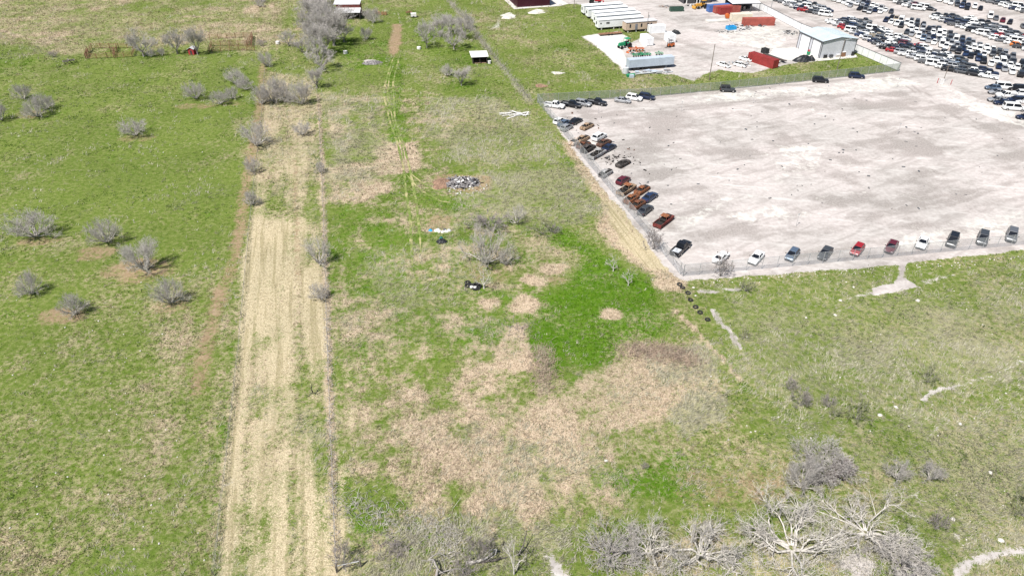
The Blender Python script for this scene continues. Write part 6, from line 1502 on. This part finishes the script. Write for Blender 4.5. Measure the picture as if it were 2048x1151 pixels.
tyre((1627, 958), 'big black tractor tyre at the foot of the lilac thicket', None, (0, 0), .05, .85); tyre((1651, 958), 'pale worn tyre beside the big tractor tyre', None, (R(30), 0), .1, .36); tyre((1683, 955), 'tyre under the lower side of the lilac thicket', None, (R(10), 0), 0, .36)
heap((1627, 958), .8, .8, .25, 'black sludge inside the big tractor tyre', CHAR, 'sludge', 'sludge', 44)
# boards by the boundary fence
o = thing('board_pile', 'white boards strewn at the foot of the boundary fence', 'board pile', G(1032, 230), R(8))
for i in range(16):
    q = part('plank', MB().box((0, 0, 0), (rr.uniform(1.5, 4.2), rr.uniform(.18, .4), .07)), rr.choice([WHITEB, WHITEB, WOODP]), o); q.location = (rr.uniform(-3.2, 3.2), rr.uniform(-1.6, 1.6), .1 + rr.uniform(0, .35)); q.rotation_euler = (rr.gauss(0, .08), rr.gauss(0, .06), rr.gauss(.1, .35))
# fallen logs
def log(label, pts, rad, m, kids=3, seed=1):
    rr_ = random.Random(seed); P_ = [Vector((*G(*p), z)) for p, z in pts]; b0 = P_[0].copy()
    brs = [([p - b0 for p in P_], [rad * (1 - .7 * i / (len(P_) - 1)) for i in range(len(P_))])]
    for k in range(kids):
        i = rr_.randrange(1, len(P_)); s = P_[i] - b0; d = Vector((rr_.gauss(0, 1), rr_.gauss(0, 1), rr_.uniform(.1, .6))) * 1.1
        brs.append(([s, s + d * .5 + Vector((rr_.gauss(0, .2), rr_.gauss(0, .2), 0)), s + d], [rad * .4, rad * .28, rad * .1]))
    o = link('fallen_log', branch_mesh('fallen_log', brs, 7, m)); o.location = (b0.x, b0.y, 0); o.data.transform(Matrix.Translation((0, 0, b0.z)))
    return tag(o, label, 'log', 'fallen logs along the near gully')
log('curved white fallen log beside the thin dead tree', [((932, 1126), .15), ((955, 1125), .3), ((972, 1121), .5), ((985, 1112), .7), ((994, 1106), .8)], .17, BARK_PALE, 4, 1)
log('dark fallen log lying behind the white one', [((960, 1124), .12), ((985, 1122), .2), ((1004, 1118), .3), ((1014, 1116), .3)], .14, BARK_DARK, 2, 2)
log('pale split stump with fallen limbs at the bottom edge', [((872, 1160), .2), ((876, 1145), .9), ((868, 1130), 1.2), ((858, 1128), 1.0)], .17, BARK_GRAY, 6, 3)
log('pale limb leaning from the stump at the bottom edge', [((874, 1150), .3), ((892, 1146), .5), ((906, 1140), .3), ((925, 1138), .15)], .10, BARK_GRAY, 4, 4)
log('short white log on the green grass left of the curved log', [((897, 1107), .1), ((912, 1101), .1)], .1, BARK_PALE, 0, 5)
log('broken dark branch by the straight dead trunk', [((1036, 1112), .2), ((1046, 1100), .9), ((1052, 1086), 1.6)], .12, BARK_DARK, 4, 6)
o = thing('gate_rail', 'grey horizontal pipe rail on two posts at the corner of the strip', 'rail', G(675, 1142), 0)
e_ = G(722, 1132); s_ = G(675, 1142); dx, dy = e_[0] - s_[0], e_[1] - s_[1]
part('rail', MB().tube((0, 0, 1.05), (dx, dy, 1.05), .05, .05, 8), GALV, o); part('post', MB().tube((0, 0, -.2), (0, 0, 1.5), .11, .10, 8), POSTW, o); part('post', MB().tube((dx, dy, -.2), (dx, dy, 1.35), .11, .10, 8), POSTW, o)
# limestone rocks
def rock_mesh(i):
    b = MB(); rr_ = random.Random(50 + i); n = 7; rings = []
    for t, z in ((1.0, -.1), (1.05, .3), (.7, .75), (.2, .95)):
        rings.append([(t * .5 * math.cos(6.2832 * k / n) * rr_.uniform(.8, 1.2), t * .42 * math.sin(6.2832 * k / n) * rr_.uniform(.8, 1.2), z * .5 * rr_.uniform(.85, 1.1)) for k in range(n)])
    b.loft(rings); return b.mesh('rock', STONE)
RM = [rock_mesh(i) for i in range(4)]
def rock(x, y, s, lab, grp):
    o = link('rock', RM[rr.randrange(4)]); o.location = (x, y, 0); o.scale = (s, s, s * .8); o.rotation_euler[2] = rr.uniform(0, 6.28); tag(o, lab, 'rock', grp)
for px, s, lab in [((1387, 575), .7, 'pale rock beside the first tyre of the tyre line'), ((1391, 591), .6, 'pale rock beside the third tyre of the tyre line'), ((1670, 630), .9, 'largest white rock in the middle of the east pasture'), ((1681, 601), .9, 'white rock at the tail end of the caliche path'), ((1707, 574), .7, 'white rock above the caliche path'), ((1612, 635), .6, 'pale rock west of the largest white rock'),
    ((1792, 814), .8, 'long pale rock standing on the lush slope'), ((1760, 830), 1.0, 'flat grey rock lying below the standing one on the slope'), ((1920, 847), .8, 'white rock in grey grass below the curved trail'), ((1906, 1038), .8, 'white rock beside the brown bush at the trail bend'), ((1981, 945), .8, 'white rock alone on brown grass in the east corner'), ((2002, 1080), 1.0, 'pale rock by the bright trail in the corner'), ((1212, 921), .7, 'white rock on tan grass above the bright green patch')]:
    rock(*G(*px), s * .7, lab, 'limestone rocks of the east pasture')
sv, st_ = [], []
def small_stones(lab, pts):
    b = MB()
    for x, y in pts:
        s = rr.uniform(.10, .30); k = RM[rr.randrange(4)]; o_ = len(b.v); g = rr.uniform(0, 6)
        for v in k.vertices: b.v.append((x + s * (v.co.x * math.cos(g) - v.co.y * math.sin(g)), y + s * (v.co.x * math.sin(g) + v.co.y * math.cos(g)), v.co.z * s))
        for f in k.polygons: b.f.append([o_ + i for i in f.vertices]); b.m.append(0)
    tag(part('pebbles', b, STONE), lab, None, None, 'stuff')
small_stones('small pale stones strewn over the east pasture', [G(*p) for p in [(rr.uniform(1400, 2040), rr.uniform(545, 1100)) for i in range(110)] if not (1480 < p[0] < 1880 and p[1] > 880)])
small_stones('small pale stones strewn over the west pasture', [G(rr.uniform(5, 420), rr.uniform(130, 1140)) for i in range(110)])
small_stones('small pale stones along the south fence', [G(x, np.interp(x, [1400, 1600, 1800, 2040], [556, 545, 530, 508]) + abs(rr.gauss(0, 8))) for x in [rr.uniform(1400, 2040) for i in range(110)]])
rock(*G(1835, 601), .8, 'orange stone below the caliche path', None); bpy.context.view_layer.update()
tag(part('concrete_edge', MB().box((0, 0, .05), (.4, .4, .1)), STONE), 'square white stone block among the yellow weeds by the white slab', 'block').location = (*G(1233, 120), 0)
print('done', time.time() - T0, len(bpy.data.objects))
